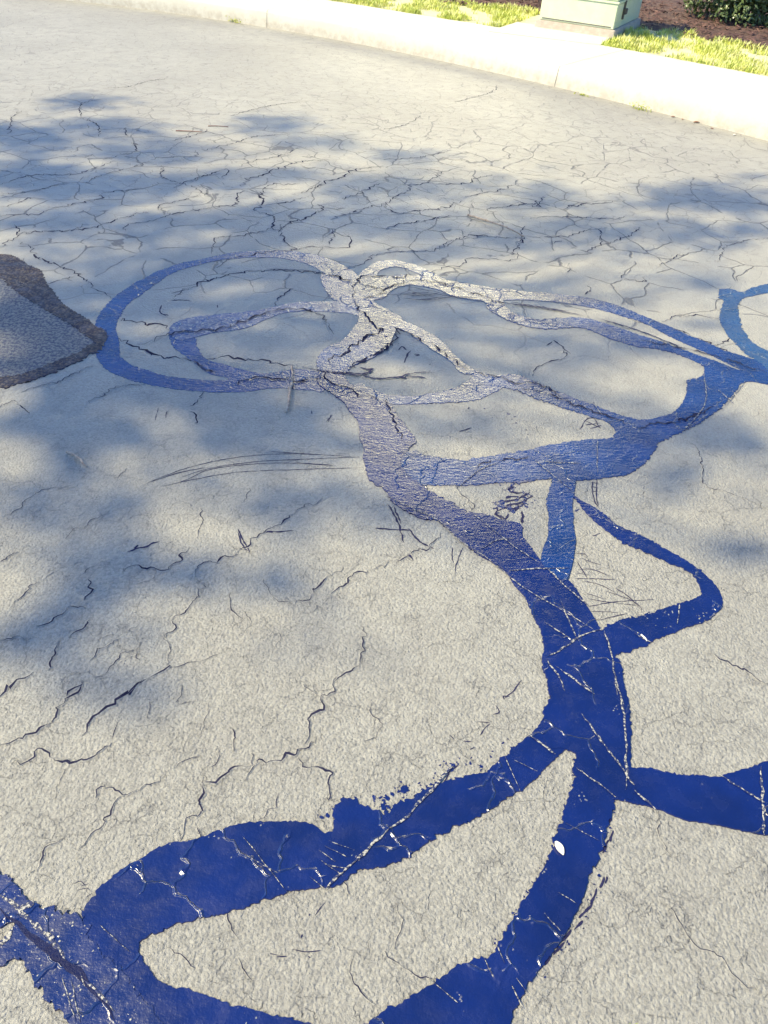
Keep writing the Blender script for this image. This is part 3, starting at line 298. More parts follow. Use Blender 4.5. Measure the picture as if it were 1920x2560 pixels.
CRACKS = [([(-1.0129, 1.4157), (-0.9775, 1.4503)], 0.0035), ([(-0.9182, 1.2751), (-0.9063, 1.3041), (-0.8973, 1.3417), (-0.8759, 1.3646), (-0.863, 1.3871)], 0.0035), ([(-0.8293, 1.2046), (-0.7981, 1.236), (-0.785, 1.2641), (-0.7555, 1.2801), (-0.7285, 1.2874)], 0.0035), ([(-0.9017, 1.1529), (-0.8681, 1.1667), (-0.8437, 1.1761)], 0.0035), ([(-0.7567, 1.0726), (-0.7598, 1.1026), (-0.7562, 1.1375), (-0.7597, 1.1549)], 0.0035), ([(-0.7402, 1.1709), (-0.7269, 1.1976), (-0.7109, 1.2176), (-0.7139, 1.2437)], 0.0035), ([(-0.7457, 1.3032), (-0.7503, 1.3434), (-0.773, 1.3746)], 0.0035), ([(-0.6711, 1.1241), (-0.6589, 1.1461), (-0.6383, 1.1692), (-0.6251, 1.1812)], 0.0035), ([(-0.5173, 1.2018), (-0.5005, 1.2255), (-0.5089, 1.2703), (-0.4907, 1.2797), (-0.4727, 1.329), (-0.4761, 1.3696)], 0.0035), ([(-0.6913, 1.4168), (-0.6461, 1.4318), (-0.5845, 1.4343), (-0.5466, 1.4575), (-0.5429, 1.494), (-0.5254, 1.5141)], 0.0035), ([(-0.4916, 1.4104), (-0.4872, 1.4589), (-0.4331, 1.4867), (-0.3929, 1.509), (-0.3584, 1.5688), (-0.3259, 1.611), (-0.2798, 1.6608), (-0.2525, 1.7102), (-0.2149, 1.7408), (-0.1823, 1.7604)], 0.0035), ([(-0.229, 1.3438), (-0.1773, 1.365), (-0.1756, 1.4026), (-0.1407, 1.423), (-0.1251, 1.4548), (-0.1088, 1.4829)], 0.0035), ([(-0.1247, 1.3865), (-0.0739, 1.4423), (-0.0265, 1.4865), (0.01, 1.5081)], 0.0035), ([(-0.783, 1.3949), (-0.7661, 1.4182), (-0.7416, 1.4382)], 0.0018), ([(-0.6105, 1.2081), (-0.5945, 1.2319)], 0.0018), ([(-0.6348, 1.3711), (-0.6037, 1.391), (-0.5853, 1.4142), (-0.5628, 1.447)], 0.0018), ([(-0.5224, 1.5712), (-0.5194, 1.6305), (-0.5395, 1.6899)], 0.0018), ([(-0.4197, 1.724), (-0.4153, 1.7954)], 0.0018), ([(-0.244, 1.1863), (-0.2319, 1.22), (-0.2386, 1.2455)], 0.0018), ([(-0.4885, 1.1126), (-0.5007, 1.1815), (-0.5248, 1.2085)], 0.0018), ([(-0.5567, 1.1203), (-0.5739, 1.1607), (-0.5744, 1.1821)], 0.0018), ([(-0.8158, 1.8014), (-0.8035, 1.8431)], 0.0018), ([(-1.083, 1.5811), (-1.0458, 1.6356), (-1.0243, 1.7009), (-0.9433, 1.7424)], 0.0018), ([(-0.8418, 1.5671), (-0.8228, 1.6086), (-0.7936, 1.6421)], 0.0018), ([(-0.6509, 1.0717), (-0.6235, 1.0874), (-0.6005, 1.1372), (-0.5729, 1.1572)], 0.0018), ([(-0.4814, 1.1064), (-0.4214, 1.1321), (-0.3478, 1.1807)], 0.0018), ([(-0.3078, 1.4197), (-0.2731, 1.3559), (-0.229, 1.3438)], 0.0018), ([(-0.3892, 1.3613), (-0.3724, 1.3064), (-0.3419, 1.2702), (-0.3605, 1.2457)], 0.0018), ([(-0.3359, 1.3019), (-0.3117, 1.2653)], 0.0018), ([(-0.4837, 1.4026), (-0.4463, 1.3725)], 0.0018), ([(-0.8756, 1.5158), (-0.867, 1.5645)], 0.0018), ([(-0.093, 1.0628), (-0.0705, 1.1147), (-0.0305, 1.1731), (-0.0268, 1.2458), (-0.038, 1.2826)], 0.003), ([(-0.553, 1.0244), (-0.5398, 1.0615), (-0.5197, 1.0863), (-0.4867, 1.1059), (-0.4715, 1.1106)], 0.005), ([(-0.6843, 1.0134), (-0.6643, 1.0477), (-0.6645, 1.064)], 0.005), ([(-0.8371, 1.0006), (-0.8183, 1.0314), (-0.788, 1.0766)], 0.005), ([(-0.7813, 0.8688), (-0.7689, 0.8866), (-0.7395, 0.9003), (-0.7112, 0.9316), (-0.6896, 0.9631), (-0.6968, 0.99), (-0.676, 1.0198), (-0.663, 1.0596)], 0.0045), ([(-0.7417, 0.8445), (-0.7174, 0.8573), (-0.6928, 0.8702), (-0.657, 0.8538), (-0.6103, 0.8465), (-0.5948, 0.8586), (-0.5686, 0.8689), (-0.5611, 0.8918), (-0.5516, 0.9096)], 0.0045), ([(-0.3506, 0.7048), (-0.3528, 0.7331), (-0.3339, 0.7515), (-0.3417, 0.7959), (-0.3322, 0.8069), (-0.3379, 0.8326), (-0.3103, 0.84), (-0.2574, 0.8711), (-0.2457, 0.8747), (-0.2156, 0.8881), (-0.1628, 0.9033), (-0.126, 0.9318), (-0.1214, 0.9583)], 0.0045), ([(-0.1331, 0.9486), (-0.1336, 0.9963), (-0.1116, 1.0352), (-0.1113, 1.0575), (-0.0888, 1.0755), (-0.0783, 1.1094)], 0.0045), ([(-0.6119, 0.9163), (-0.619, 0.9449), (-0.6077, 0.9728), (-0.5839, 0.9962), (-0.5564, 1.0267), (-0.5506, 1.0431), (-0.5317, 1.0708)], 0.006), ([(-0.5501, 0.7829), (-0.5357, 0.8045), (-0.5358, 0.8123)], 0.003), ([(-0.5341, 0.7995), (-0.4812, 0.7906), (-0.448, 0.8085), (-0.4295, 0.8204), (-0.4313, 0.8361)], 0.003), ([(-0.5394, 0.682), (-0.5286, 0.7037), (-0.5152, 0.7333), (-0.5046, 0.7586), (-0.496, 0.7844)], 0.003), ([(-0.6056, 0.6193), (-0.606, 0.6434), (-0.6027, 0.6638), (-0.584, 0.6927)], 0.003), ([(-0.2457, 0.8747), (-0.2516, 0.8392)], 0.003), ([(-0.2457, 0.8747), (-0.255, 0.8989)], 0.003), ([(-0.3042, 0.9584), (-0.2886, 0.9304), (-0.2832, 0.9023)], 0.003), ([(-0.0774, 0.8054), (-0.0743, 0.8473), (-0.0794, 0.8739), (-0.1249, 0.8813), (-0.1475, 0.9017)], 0.003), ([(-0.8369, 1.0001), (-0.8217, 1.0267), (-0.8087, 1.0472)], 0.0016), ([(-0.626, 0.7696), (-0.6361, 0.8099), (-0.6337, 0.8366)], 0.0016), ([(-0.1143, 1.0604), (-0.1663, 1.0886)], 0.0016), ([(-0.2074, 0.7509), (-0.1756, 0.788), (-0.173, 0.8189)], 0.0016), ([(-0.3968, 0.9047), (-0.39, 0.9398)], 0.0016), ([(-0.4477, 1.0168), (-0.4402, 1.0396), (-0.4464, 1.0649)], 0.0016), ([(0.0198, 0.9667), (0.0206, 1.0027), (0.0038, 1.0198), (0.005, 1.0449)], 0.0016), ([(-0.0101, 0.9497), (0.0148, 0.9633)], 0.0016), ([(-0.0827, 0.9068), (-0.0597, 0.9313)], 0.0016), ([(-0.2377, 0.575), (-0.2245, 0.5517), (-0.2117, 0.529)], 0.0016), ([(-0.3305, 0.5041), (-0.2891, 0.4861), (-0.2768, 0.4685)], 0.0016), ([(-0.2026, 0.5028), (-0.1857, 0.4779), (-0.1699, 0.4572)], 0.0016), ([(-0.5609, 0.9556), (-0.5516, 0.9096)], 0.0016), ([(-0.3392, 0.8168), (-0.3318, 0.8491), (-0.3144, 0.8832), (-0.3262, 0.916)], 0.0016), ([(-0.4299, 0.8309), (-0.3864, 0.872), (-0.3584, 0.8797)], 0.0016), ([(-0.4921, 0.9671), (-0.5037, 1.009)], 0.0016), ([(-0.4382, 1.0207), (-0.3679, 1.014), (-0.3689, 0.9711), (-0.3661, 0.9359)], 0.0016), ([(-0.0297, 0.6438), (-0.0199, 0.6315), (-0.0181, 0.6104)], 0.0016), ([(-0.0018, 0.5119), (0.0011, 0.4751), (0.0355, 0.4417), (0.0369, 0.4177)], 0.0016), ([(-0.3284, 0.7277), (-0.3201, 0.7117)], 0.0016), ([(0.0552, 0.5231), (0.0805, 0.5115), (0.1097, 0.4947), (0.1424, 0.4803)], 0.0018), ([(0.0707, 0.6122), (0.0826, 0.58), (0.0727, 0.5553), (0.0755, 0.536)], 0.0018), ([(0.5824, 0.6466), (0.6032, 0.6227), (0.6171, 0.5908), (0.6414, 0.5686), (0.6629, 0.5544), (0.681, 0.544), (0.687, 0.5217), (0.7149, 0.505), (0.7303, 0.4893)], 0.0018), ([(0.6183, 0.8262), (0.6118, 0.7761), (0.6219, 0.7387)], 0.0018), ([(1.0228, 2.2143), (1.0505, 2.1373), (1.0178, 1.9716), (1.0631, 1.9472), (1.1268, 1.9138), (1.1922, 1.8703)], 0.0028), ([(0.8316, 1.2776), (0.881, 1.2454), (0.9196, 1.2201), (0.9651, 1.1857)], 0.0028), ([(0.2219, 1.9063), (0.2306, 1.8273), (0.2747, 1.7774), (0.2563, 1.754)], 0.004), ([(0.0102, 1.5036), (0.0478, 1.5255), (0.086, 1.5524), (0.138, 1.6002), (0.1715, 1.6427)], 0.004), ([(-1.8454, 3.3809), (-1.8373, 3.4644), (-1.829, 3.551), (-1.9003, 3.671)], 0.006), ([(-1.829, 3.551), (-1.7204, 3.6147), (-1.6314, 3.6163), (-1.5702, 3.733)], 0.006), ([(-1.7968, 3.4717), (-1.7207, 3.4165), (-1.6618, 3.3204), (-1.5941, 3.2805), (-1.4346, 3.183), (-1.3125, 3.0615), (-1.2001, 2.9567)], 0.006), ([(-1.4987, 3.0544), (-1.4226, 3.1488)], 0.006), ([(-0.8856, 3.4814), (-0.909, 3.6166), (-0.9045, 3.6754), (-0.7584, 3.7464), (-0.6605, 3.8563)], 0.006), ([(-0.6272, 3.9098), (-0.6116, 3.8036), (-0.5779, 3.6903), (-0.535, 3.6261), (-0.5094, 3.6023), (-0.6548, 3.5353), (-0.7912, 3.4441), (-0.8328, 3.3332)], 0.006), ([(-0.5102, 3.6078), (-0.3813, 3.6589), (-0.2583, 3.675), (-0.2734, 3.835)], 0.006), ([(-0.3725, 3.6835), (-0.3474, 3.7762), (-0.3705, 3.8945)], 0.006), ([(-0.2603, 3.4294), (-0.1982, 3.466), (-0.1398, 3.5834), (-0.0876, 3.6341)], 0.006), ([(-0.5225, 2.9971), (-0.5113, 3.0869), (-0.4631, 3.1748)], 0.006), ([(-0.6856, 2.177), (-0.6638, 2.1515), (-0.6438, 2.0988)], 0.0035), ([(-0.6922, 2.2049), (-0.6663, 2.267), (-0.6705, 2.3042)], 0.0035), ([(-1.2785, 2.2327), (-1.2154, 2.2789), (-1.1456, 2.3587), (-1.1025, 2.4298)], 0.0035), ([(-1.0363, 2.1829), (-1.0119, 2.2299), (-0.9679, 2.296), (-0.8793, 2.3309)], 0.0035), ([(-1.3139, 2.1262), (-1.2805, 2.159), (-1.2014, 2.0984)], 0.0035), ([(-1.8211, 3.5316), (-1.7806, 3.597), (-1.6552, 3.62), (-1.5213, 3.6895), (-1.4985, 3.7241), (-1.4039, 3.8676), (-1.3206, 3.949)], 0.0085), ([(-1.0446, 4.0532), (-0.922, 4.1117), (-0.9014, 4.1332), (-0.919, 4.2916), (-0.892, 4.3533)], 0.0085), ([(-0.9306, 4.422), (-0.9042, 4.5668), (-0.8689, 4.5949), (-0.8168, 4.6895), (-0.7393, 4.8145), (-0.6693, 4.9195), (-0.4937, 5.005)], 0.0085), ([(-0.892, 4.3533), (-0.8081, 4.3142), (-0.7822, 4.4725), (-0.6183, 4.5266)], 0.0085), ([(-0.8205, 4.3117), (-0.7721, 4.2119), (-0.7912, 4.0685)], 0.0085), ([(-0.7334, 4.1663), (-0.6536, 4.2176), (-0.5416, 4.3311)], 0.0085), ([(-0.5987, 4.3756), (-0.5422, 4.4444), (-0.4533, 4.6015), (-0.3811, 4.6993), (-0.3233, 4.8401), (-0.1477, 4.9453)], 0.0085), ([(-0.6185, 3.8107), (-0.5879, 3.926), (-0.5261, 4.0025), (-0.4352, 4.1724), (-0.4775, 4.2169)], 0.0085), ([(-0.3822, 4.0134), (-0.3055, 4.1116), (-0.2135, 4.2158), (-0.1176, 4.288)], 0.0085), ([(-0.7647, 4.0567), (-0.6694, 3.9917), (-0.6675, 3.8636), (-0.6185, 3.8107)], 0.0085), ([(-2.0668, 6.6346), (-1.9517, 6.7482)], 0.0085), ([(-0.3493, 4.3329), (-0.2427, 4.4674), (-0.1842, 4.5975), (-0.1341, 4.6484)], 0.0085), ([(-2.0029, 3.7529), (-1.9294, 3.7988), (-1.8372, 3.8006), (-1.8114, 3.8866)], 0.0065), ([(-1.3524, 3.6757), (-1.3727, 3.763), (-1.2754, 3.8282), (-1.206, 3.9217), (-1.2295, 3.9666)], 0.0065), ([(-1.206, 3.9217), (-1.0446, 4.0532)], 0.0065), ([(-1.2794, 3.9736), (-1.2895, 4.0565), (-1.2206, 4.1225), (-1.122, 4.232)], 0.0065), ([(-2.127, 4.0459), (-1.9772, 4.1303), (-1.8713, 4.2829)], 0.0065), ([(-2.2081, 5.5212), (-2.323, 5.8554), (-2.2423, 6.0081)], 0.0065), ([(-2.2081, 5.5212), (-2.0564, 5.3904), (-1.9621, 5.1477)], 0.0065), ([(-1.7927, 4.7115), (-1.7287, 4.816), (-1.6627, 4.9006), (-1.7084, 5.0581), (-1.6815, 5.0399)], 0.0065), ([(-1.5348, 4.7698), (-1.4545, 4.8331), (-1.3003, 4.8911), (-1.3194, 5.004)], 0.0065), ([(-0.9934, 4.7583), (-0.9555, 4.8554), (-0.8094, 5.0032), (-0.7053, 5.1962)], 0.0065), ([(-2.2982, 6.34), (-2.1643, 6.416), (-2.0668, 6.6346)], 0.0065), ([(-1.7644, 4.3054), (-1.7286, 4.4308), (-1.6286, 4.5757), (-1.5363, 4.7251)], 0.0065), ([(-2.0535, 3.8723), (-2.0071, 3.9316), (-1.9547, 4.0105), (-1.8699, 4.0102)], 0.0065), ([(-1.8224, 3.8845), (-1.7342, 3.9686), (-1.614, 4.0789), (-1.618, 4.1675), (-1.4616, 4.2736)], 0.0065), ([(-1.8711, 5.3822), (-1.8047, 5.1861)], 0.0065), ([(-1.4422, 4.6807), (-1.3725, 4.4669), (-1.2083, 4.3835), (-1.0699, 4.2243)], 0.0065), ([(-1.2851, 4.3291), (-1.168, 4.5512), (-1.0644, 4.6994)], 0.0065), ([(-1.0579, 4.5341), (-1.0457, 4.6399), (-1.0644, 4.6994)], 0.0065), ([(-2.5014, 5.0668), (-2.629, 5.4116), (-2.6376, 5.5845)], 0.0065), ([(-2.1836, 4.1796), (-2.0897, 4.3532), (-1.8631, 4.4421), (-1.7287, 4.682)], 0.0065), ([(-1.5088, 5.1557), (-1.3752, 5.3436), (-1.3402, 5.4605)], 0.0065), ([(-1.2852, 5.012), (-1.12, 5.1982), (-1.0179, 5.378), (-0.8044, 5.4839)], 0.0065), ([(-1.2584, 5.8289), (-1.0642, 6.1343), (-0.8354, 6.3316)], 0.0065), ([(-0.1015, 3.9372), (-0.0323, 4.0141), (0.1371, 4.1119), (0.2499, 4.2013)], 0.0075), ([(-0.1167, 4.2702), (-0.0588, 4.4287), (0.0044, 4.5181), (0.0279, 4.6825)], 0.0075), ([(-0.1184, 4.3059), (-0.0501, 4.1779), (0.074, 4.2368), (0.2008, 4.2969), (0.3198, 4.4297)], 0.0075), ([(0.3355, 4.5084), (0.4455, 4.5888), (0.5586, 4.6714), (0.6205, 4.7657)], 0.0075), ([(0.1096, 4.6997), (0.2327, 4.705), (0.3853, 4.7577), (0.3949, 4.8227), (0.5204, 4.9358)], 0.0075), ([(0.6148, 4.5264), (0.7364, 4.4199), (0.7957, 4.6014)], 0.0075), ([(0.4447, 4.3267), (0.5514, 4.3836), (0.7423, 4.4765), (0.8187, 4.4545)], 0.0075), ([(0.8787, 4.4113), (1.0107, 4.5109), (1.2137, 4.608)], 0.0075), ([(0.183, 3.7176), (0.2908, 3.8848), (0.4116, 3.9374), (0.5665, 3.9346), (0.6118, 3.9738), (0.5974, 3.8792), (0.5422, 3.7062)], 0.0075), ([(0.0017, 4.6363), (0.1096, 4.6997), (0.2078, 4.9341)], 0.0075), ([(0.7364, 4.4199), (0.7531, 4.5162)], 0.0075), ([(0.0799, 4.9505), (0.2078, 4.9341)], 0.0075), ([(0.6179, 3.9749), (0.7388, 3.9813), (0.8519, 4.0175), (0.9489, 4.0991), (1.059, 4.1685)], 0.0055), ([(1.0232, 3.9552), (1.0441, 4.1166), (1.0333, 4.1637)], 0.0055), ([(1.0302, 3.9261), (1.1784, 4.0768), (1.2829, 4.2267)], 0.0055), ([(0.679, 4.2317), (0.7732, 4.2843), (0.9669, 4.3039), (1.162, 4.3236), (1.2391, 4.3912)], 0.0055), ([(0.7523, 3.8917), (0.8189, 3.9493)], 0.0055), ([(-0.154, 5.0817), (-0.039, 5.1313), (0.1071, 5.2126), (0.2735, 5.3747)], 0.0055), ([(-0.1846, 5.7491), (-0.0439, 5.9014), (0.0683, 6.1773)], 0.0055), ([(0.3356, 6.6557), (0.6299, 7.0378), (0.7041, 7.3004)], 0.0055), ([(0.1486, 3.6894), (0.2188, 3.8183), (0.3024, 3.8785), (0.4232, 3.931)], 0.0055), ([(-0.0876, 3.6341), (0.0241, 3.6677), (0.1487, 3.7037)], 0.0055), ([(0.1481, 3.4205), (0.1811, 3.5036), (0.292, 3.5488), (0.3059, 3.6326), (0.3966, 3.6482), (0.5441, 3.6597), (0.5757, 3.7641)], 0.0055), ([(0.6304, 4.1126), (0.6035, 3.9482), (0.5715, 3.8513)], 0.0055), ([(0.5209, 2.5656), (0.5706, 2.6585), (0.6603, 2.7245), (0.6803, 2.7364), (0.6701, 2.7999)], 0.0055), ([(0.836, 3.3107), (0.8652, 3.3632), (0.862, 3.4116)], 0.0055), ([(1.028, 4.0566), (1.0217, 3.9466), (0.9194, 3.8241)], 0.0055), ([(1.1501, 3.1002), (1.1946, 3.1609), (1.282, 3.1851), (1.4036, 3.1814)], 0.0055), ([(1.0395, 3.5289), (1.1208, 3.6616)], 0.0055), ([(1.1563, 3.561), (1.1564, 3.5095), (1.0597, 3.5193)], 0.0055), ([(0.6391, 2.8528), (0.608, 2.8291)], 0.0055), ([(0.816, 3.6647), (0.801, 3.5546)], 0.0055), ([(1.5847, 3.8237), (1.7235, 4.0562), (1.9633, 4.1943)], 0.0055), ([(1.2563, 3.7118), (1.4243, 3.8829)], 0.0055), ([(0.6499, 2.864), (0.6935, 2.7658)], 0.0055)]
OVER = [([(-1.1292, 2.7905), (-1.0289, 2.7658), (-0.9347, 2.7601), (-0.8848, 2.7096)], 0.007), ([(-1.0663, 2.6456), (-0.9747, 2.5768), (-0.8738, 2.5293), (-0.756, 2.5111), (-0.7224, 2.5157)], 0.007), ([(-0.9771, 2.5854), (-0.9441, 2.6263), (-0.8737, 2.7017), (-0.7719, 2.7356), (-0.665, 2.8), (-0.5858, 2.8822), (-0.5198, 2.9484), (-0.4271, 2.9795), (-0.3469, 2.9599), (-0.2897, 2.8756), (-0.2522, 2.7824)], 0.007), ([(-0.7411, 2.5217), (-0.6156, 2.5478), (-0.527, 2.5427), (-0.4374, 2.5292), (-0.3849, 2.5279)], 0.007), ([(-0.9455, 2.9857), (-0.9218, 3.0899), (-0.8475, 3.2073), (-0.7596, 3.2828), (-0.613, 3.3447), (-0.4559, 3.3583), (-0.349, 3.3509), (-0.2065, 3.2877)], 0.007), ([(-0.5808, 2.3703), (-0.463, 2.4178), (-0.3693, 2.4142), (-0.2625, 2.4445)], 0.007), ([(-0.7392, 2.5134), (-0.7112, 2.4665), (-0.6427, 2.4262)], 0.007), ([(1.3005, 2.9179), (1.3797, 2.9587), (1.4072, 3.0027)], 0.0045), ([(-0.0553, 2.9309), (0.0045, 2.8689), (0.1376, 2.7621), (0.2276, 2.6467), (0.2964, 2.5693)], 0.0045), ([(0.2964, 2.5693), (0.3831, 2.5472), (0.4499, 2.5063), (0.5379, 2.5179), (0.6139, 2.4317), (0.6827, 2.3788)], 0.0045), ([(0.4486, 2.4899), (0.564, 2.4409), (0.7664, 2.3295), (0.8646, 2.2836)], 0.0045), ([(-0.0272, 2.3189), (0.1377, 2.3399), (0.246, 2.3537), (0.3322, 2.411)], 0.0045), ([(0.9643, 2.9189), (1.1389, 2.8852), (1.2857, 2.8297), (1.4709, 2.7101)], 0.0045), ([(0.9582, 3.2027), (1.0477, 3.1388), (1.2194, 3.0162), (1.37, 2.8603), (1.4894, 2.7659)], 0.0045), ([(0.8588, 2.2545), (0.915, 2.2898), (1.0028, 2.315), (1.1342, 2.4054), (1.2137, 2.4772)], 0.0045), ([(0.2867, 1.9651), (0.3262, 2.0064), (0.411, 2.0287), (0.4736, 2.0485)], 0.0045), ([(0.0608, 2.0773), (0.028, 2.1399), (-0.009, 2.2766), (-0.0279, 2.3339)], 0.0045), ([(-0.1945, 3.1059), (-0.2031, 3.2195), (-0.1929, 3.2931), (-0.1751, 3.3391), (-0.0705, 3.3626), (-0.0065, 3.3544), (0.0406, 3.3871), (0.1207, 3.394)], 0.006), ([(-0.0835, 3.1976), (-0.0491, 3.2324), (-0.0247, 3.272), (0.0106, 3.314), (0.0203, 3.3463), (0.0435, 3.375)], 0.005), ([(-0.1945, 3.1059), (-0.1312, 3.1383), (-0.0922, 3.1673), (-0.0635, 3.2066), (-0.1375, 3.2419), (-0.1809, 3.2708)], 0.004), ([(-0.1887, 3.0956), (-0.1516, 2.9924), (-0.0968, 2.8867), (-0.0568, 2.8476), (-0.0924, 2.8081), (-0.1355, 2.7539), (-0.1768, 2.692), (-0.1866, 2.6451), (-0.2285, 2.6125), (-0.2514, 2.5743), (-0.26, 2.5301)], 0.007), ([(-0.4409, 3.3515), (-0.3608, 3.3459), (-0.2782, 3.3098), (-0.2075, 3.2786)], 0.009), ([(0.0012, 2.881), (0.0011, 2.8119), (-0.0321, 2.7125), (-0.0992, 2.6128), (-0.1446, 2.563), (-0.176, 2.5162), (-0.1828, 2.4943)], 0.008), ([(-0.2689, 2.4911), (-0.2281, 2.427), (-0.1833, 2.401), (-0.1535, 2.397), (-0.1081, 2.3485), (-0.0572, 2.3298)], 0.006), ([(0.0365, 3.3305), (0.142, 3.3415), (0.2466, 3.2916), (0.3487, 3.2369), (0.4287, 3.2032)], 0.005), ([(-0.6552, 0.5512), (-0.6144, 0.5339), (-0.5768, 0.5129), (-0.5307, 0.4893), (-0.4898, 0.466), (-0.4601, 0.4498), (-0.4237, 0.4238), (-0.3863, 0.3921)], 0.0098)]
SCRAPES_GLINTS = [([(0.4879, 1.0593), (0.5245, 0.9891), (0.5769, 0.8859)], 0.006), ([(0.588, 1.1661), (0.5857, 1.0362), (0.5572, 0.8737)], 0.006), ([(0.8702, 0.9525), (0.826, 0.7939)], 0.006), ([(0.0452, 0.7403), (0.1048, 0.7986), (0.1885, 0.9055)], 0.006), ([(0.3582, 0.9967), (0.4151, 0.9485)], 0.004), ([(0.4569, 0.9178), (0.5146, 0.8716)], 0.004), ([(0.7682, 0.9278), (0.854, 0.8642)], 0.004), ([(0.5748, 0.8751), (0.6146, 0.831)], 0.004), ([(0.5146, 0.8716), (0.5316, 0.856)], 0.004), ([(0.3012, 0.9339), (0.3296, 0.8514)], 0.0018), ([(0.321, 0.9269), (0.3693, 0.9028)], 0.0018), ([(0.4149, 0.7913), (0.4808, 0.7571)], 0.0018), ([(0.383, 0.6503), (0.4159, 0.6312)], 0.0018), ([(0.3518, 0.6101), (0.3784, 0.5793)], 0.0018), ([(0.2569, 0.5555), (0.2711, 0.518)], 0.0018), ([(0.2342, 0.527), (0.2489, 0.4942)], 0.0018), ([(0.2809, 0.4853), (0.2978, 0.4473)], 0.0018), ([(0.29, 0.4968), (0.3082, 0.4726)], 0.0018), ([(0.1384, 0.4837), (0.1863, 0.4509)], 0.0018), ([(-0.0634, 0.6264), (-0.0227, 0.6663), (0.0451, 0.7426)], 0.006), ([(-0.2336, 0.7155), (-0.1897, 0.6726), (-0.1321, 0.6153)], 0.0018), ([(-0.0801, 0.6985), (-0.0463, 0.6781)], 0.0018), ([(-0.072, 0.7083), (-0.0246, 0.6887)], 0.0018), ([(-0.0638, 0.7182), (-0.0121, 0.7033)], 0.0018), ([(-0.0781, 0.6804), (-0.0305, 0.6525)], 0.0018), ([(-0.0682, 0.6721), (-0.0227, 0.6663)], 0.0018), ([(-0.0921, 0.6461), (-0.0634, 0.6264)], 0.0018), ([(-0.2225, 0.6793), (-0.1546, 0.6483)], 0.0018), ([(-0.4603, 0.5362), (-0.3934, 0.4944)], 0.0018), ([(-0.4952, 0.4476), (-0.4495, 0.3849)], 0.0018), ([(-0.4784, 0.4451), (-0.4413, 0.3834)], 0.0018), ([(-0.4664, 0.4566), (-0.4515, 0.4361)], 0.0018), ([(-0.6089, 0.5205), (-0.6197, 0.4873)], 0.012), ([(-0.5899, 0.5678), (-0.6068, 0.5464)], 0.012), ([(0.4611, 1.5344), (0.515, 1.4559), (0.5568, 1.401)], 0.005), ([(0.356, 1.5124), (0.428, 1.5267), (0.5262, 1.5381)], 0.005), ([(0.425, 1.2164), (0.4758, 1.2536), (0.5227, 1.2952), (0.5868, 1.324)], 0.005), ([(0.4246, 1.2128), (0.4513, 1.1523), (0.4581, 1.1194)], 0.005), ([(0.4451, 1.1933), (0.5002, 1.143), (0.5291, 1.1148)], 0.005), ([(0.5854, 1.3161), (0.5905, 1.2273), (0.5851, 1.1501), (0.5822, 1.1192)], 0.005), ([(0.2628, 1.7441), (0.3274, 1.6687), (0.3831, 1.6059), (0.4374, 1.555)], 0.0035), ([(0.2695, 1.5849), (0.3307, 1.5171), (0.389, 1.4524), (0.4748, 1.3852), (0.5564, 1.3212)], 0.0035), ([(-0.0035, 1.8018), (0.0683, 1.7552), (0.1585, 1.7018), (0.2245, 1.6187), (0.3005, 1.5506)], 0.0035), ([(0.4732, 2.0445), (0.5247, 1.9641), (0.5927, 1.8669)], 0.0035), ([(0.4323, 1.3333), (0.4917, 1.2848)], 0.0035), ([(0.4841, 1.4108), (0.5096, 1.2864)], 0.0035), ([(0.8078, 1.4328), (0.7833, 1.3575)], 0.0035), ([(0.6628, 1.3154), (0.6987, 1.2883)], 0.0035), ([(0.7083, 2.1768), (0.6763, 1.9813)], 0.0035), ([(0.2827, 1.5863), (0.3249, 1.629), (0.3796, 1.6443)], 0.0035), ([(0.364, 2.0068), (0.3015, 1.9629), (0.2319, 1.8727)], 0.0035), ([(1.2064, 2.6745), (1.1514, 2.4536), (1.0222, 2.2603)], 0.004), ([(1.2282, 2.5593), (1.2625, 2.4677)], 0.004), ([(1.3598, 2.6434), (1.2222, 2.4471), (1.1823, 2.4267)], 0.004), ([(0.5095, 2.0275), (0.631, 2.029)], 0.004), ([(0.7304, 2.4155), (0.7495, 2.3274)], 0.004), ([(-0.6563, 0.5736), (-0.6248, 0.5593), (-0.5858, 0.5358), (-0.5471, 0.511), (-0.4976, 0.4765)], 0.008), ([(-0.455, 0.4465), (-0.4198, 0.4241), (-0.3894, 0.402)], 0.004)]  # last two lines are ridge glints painted as pale marks
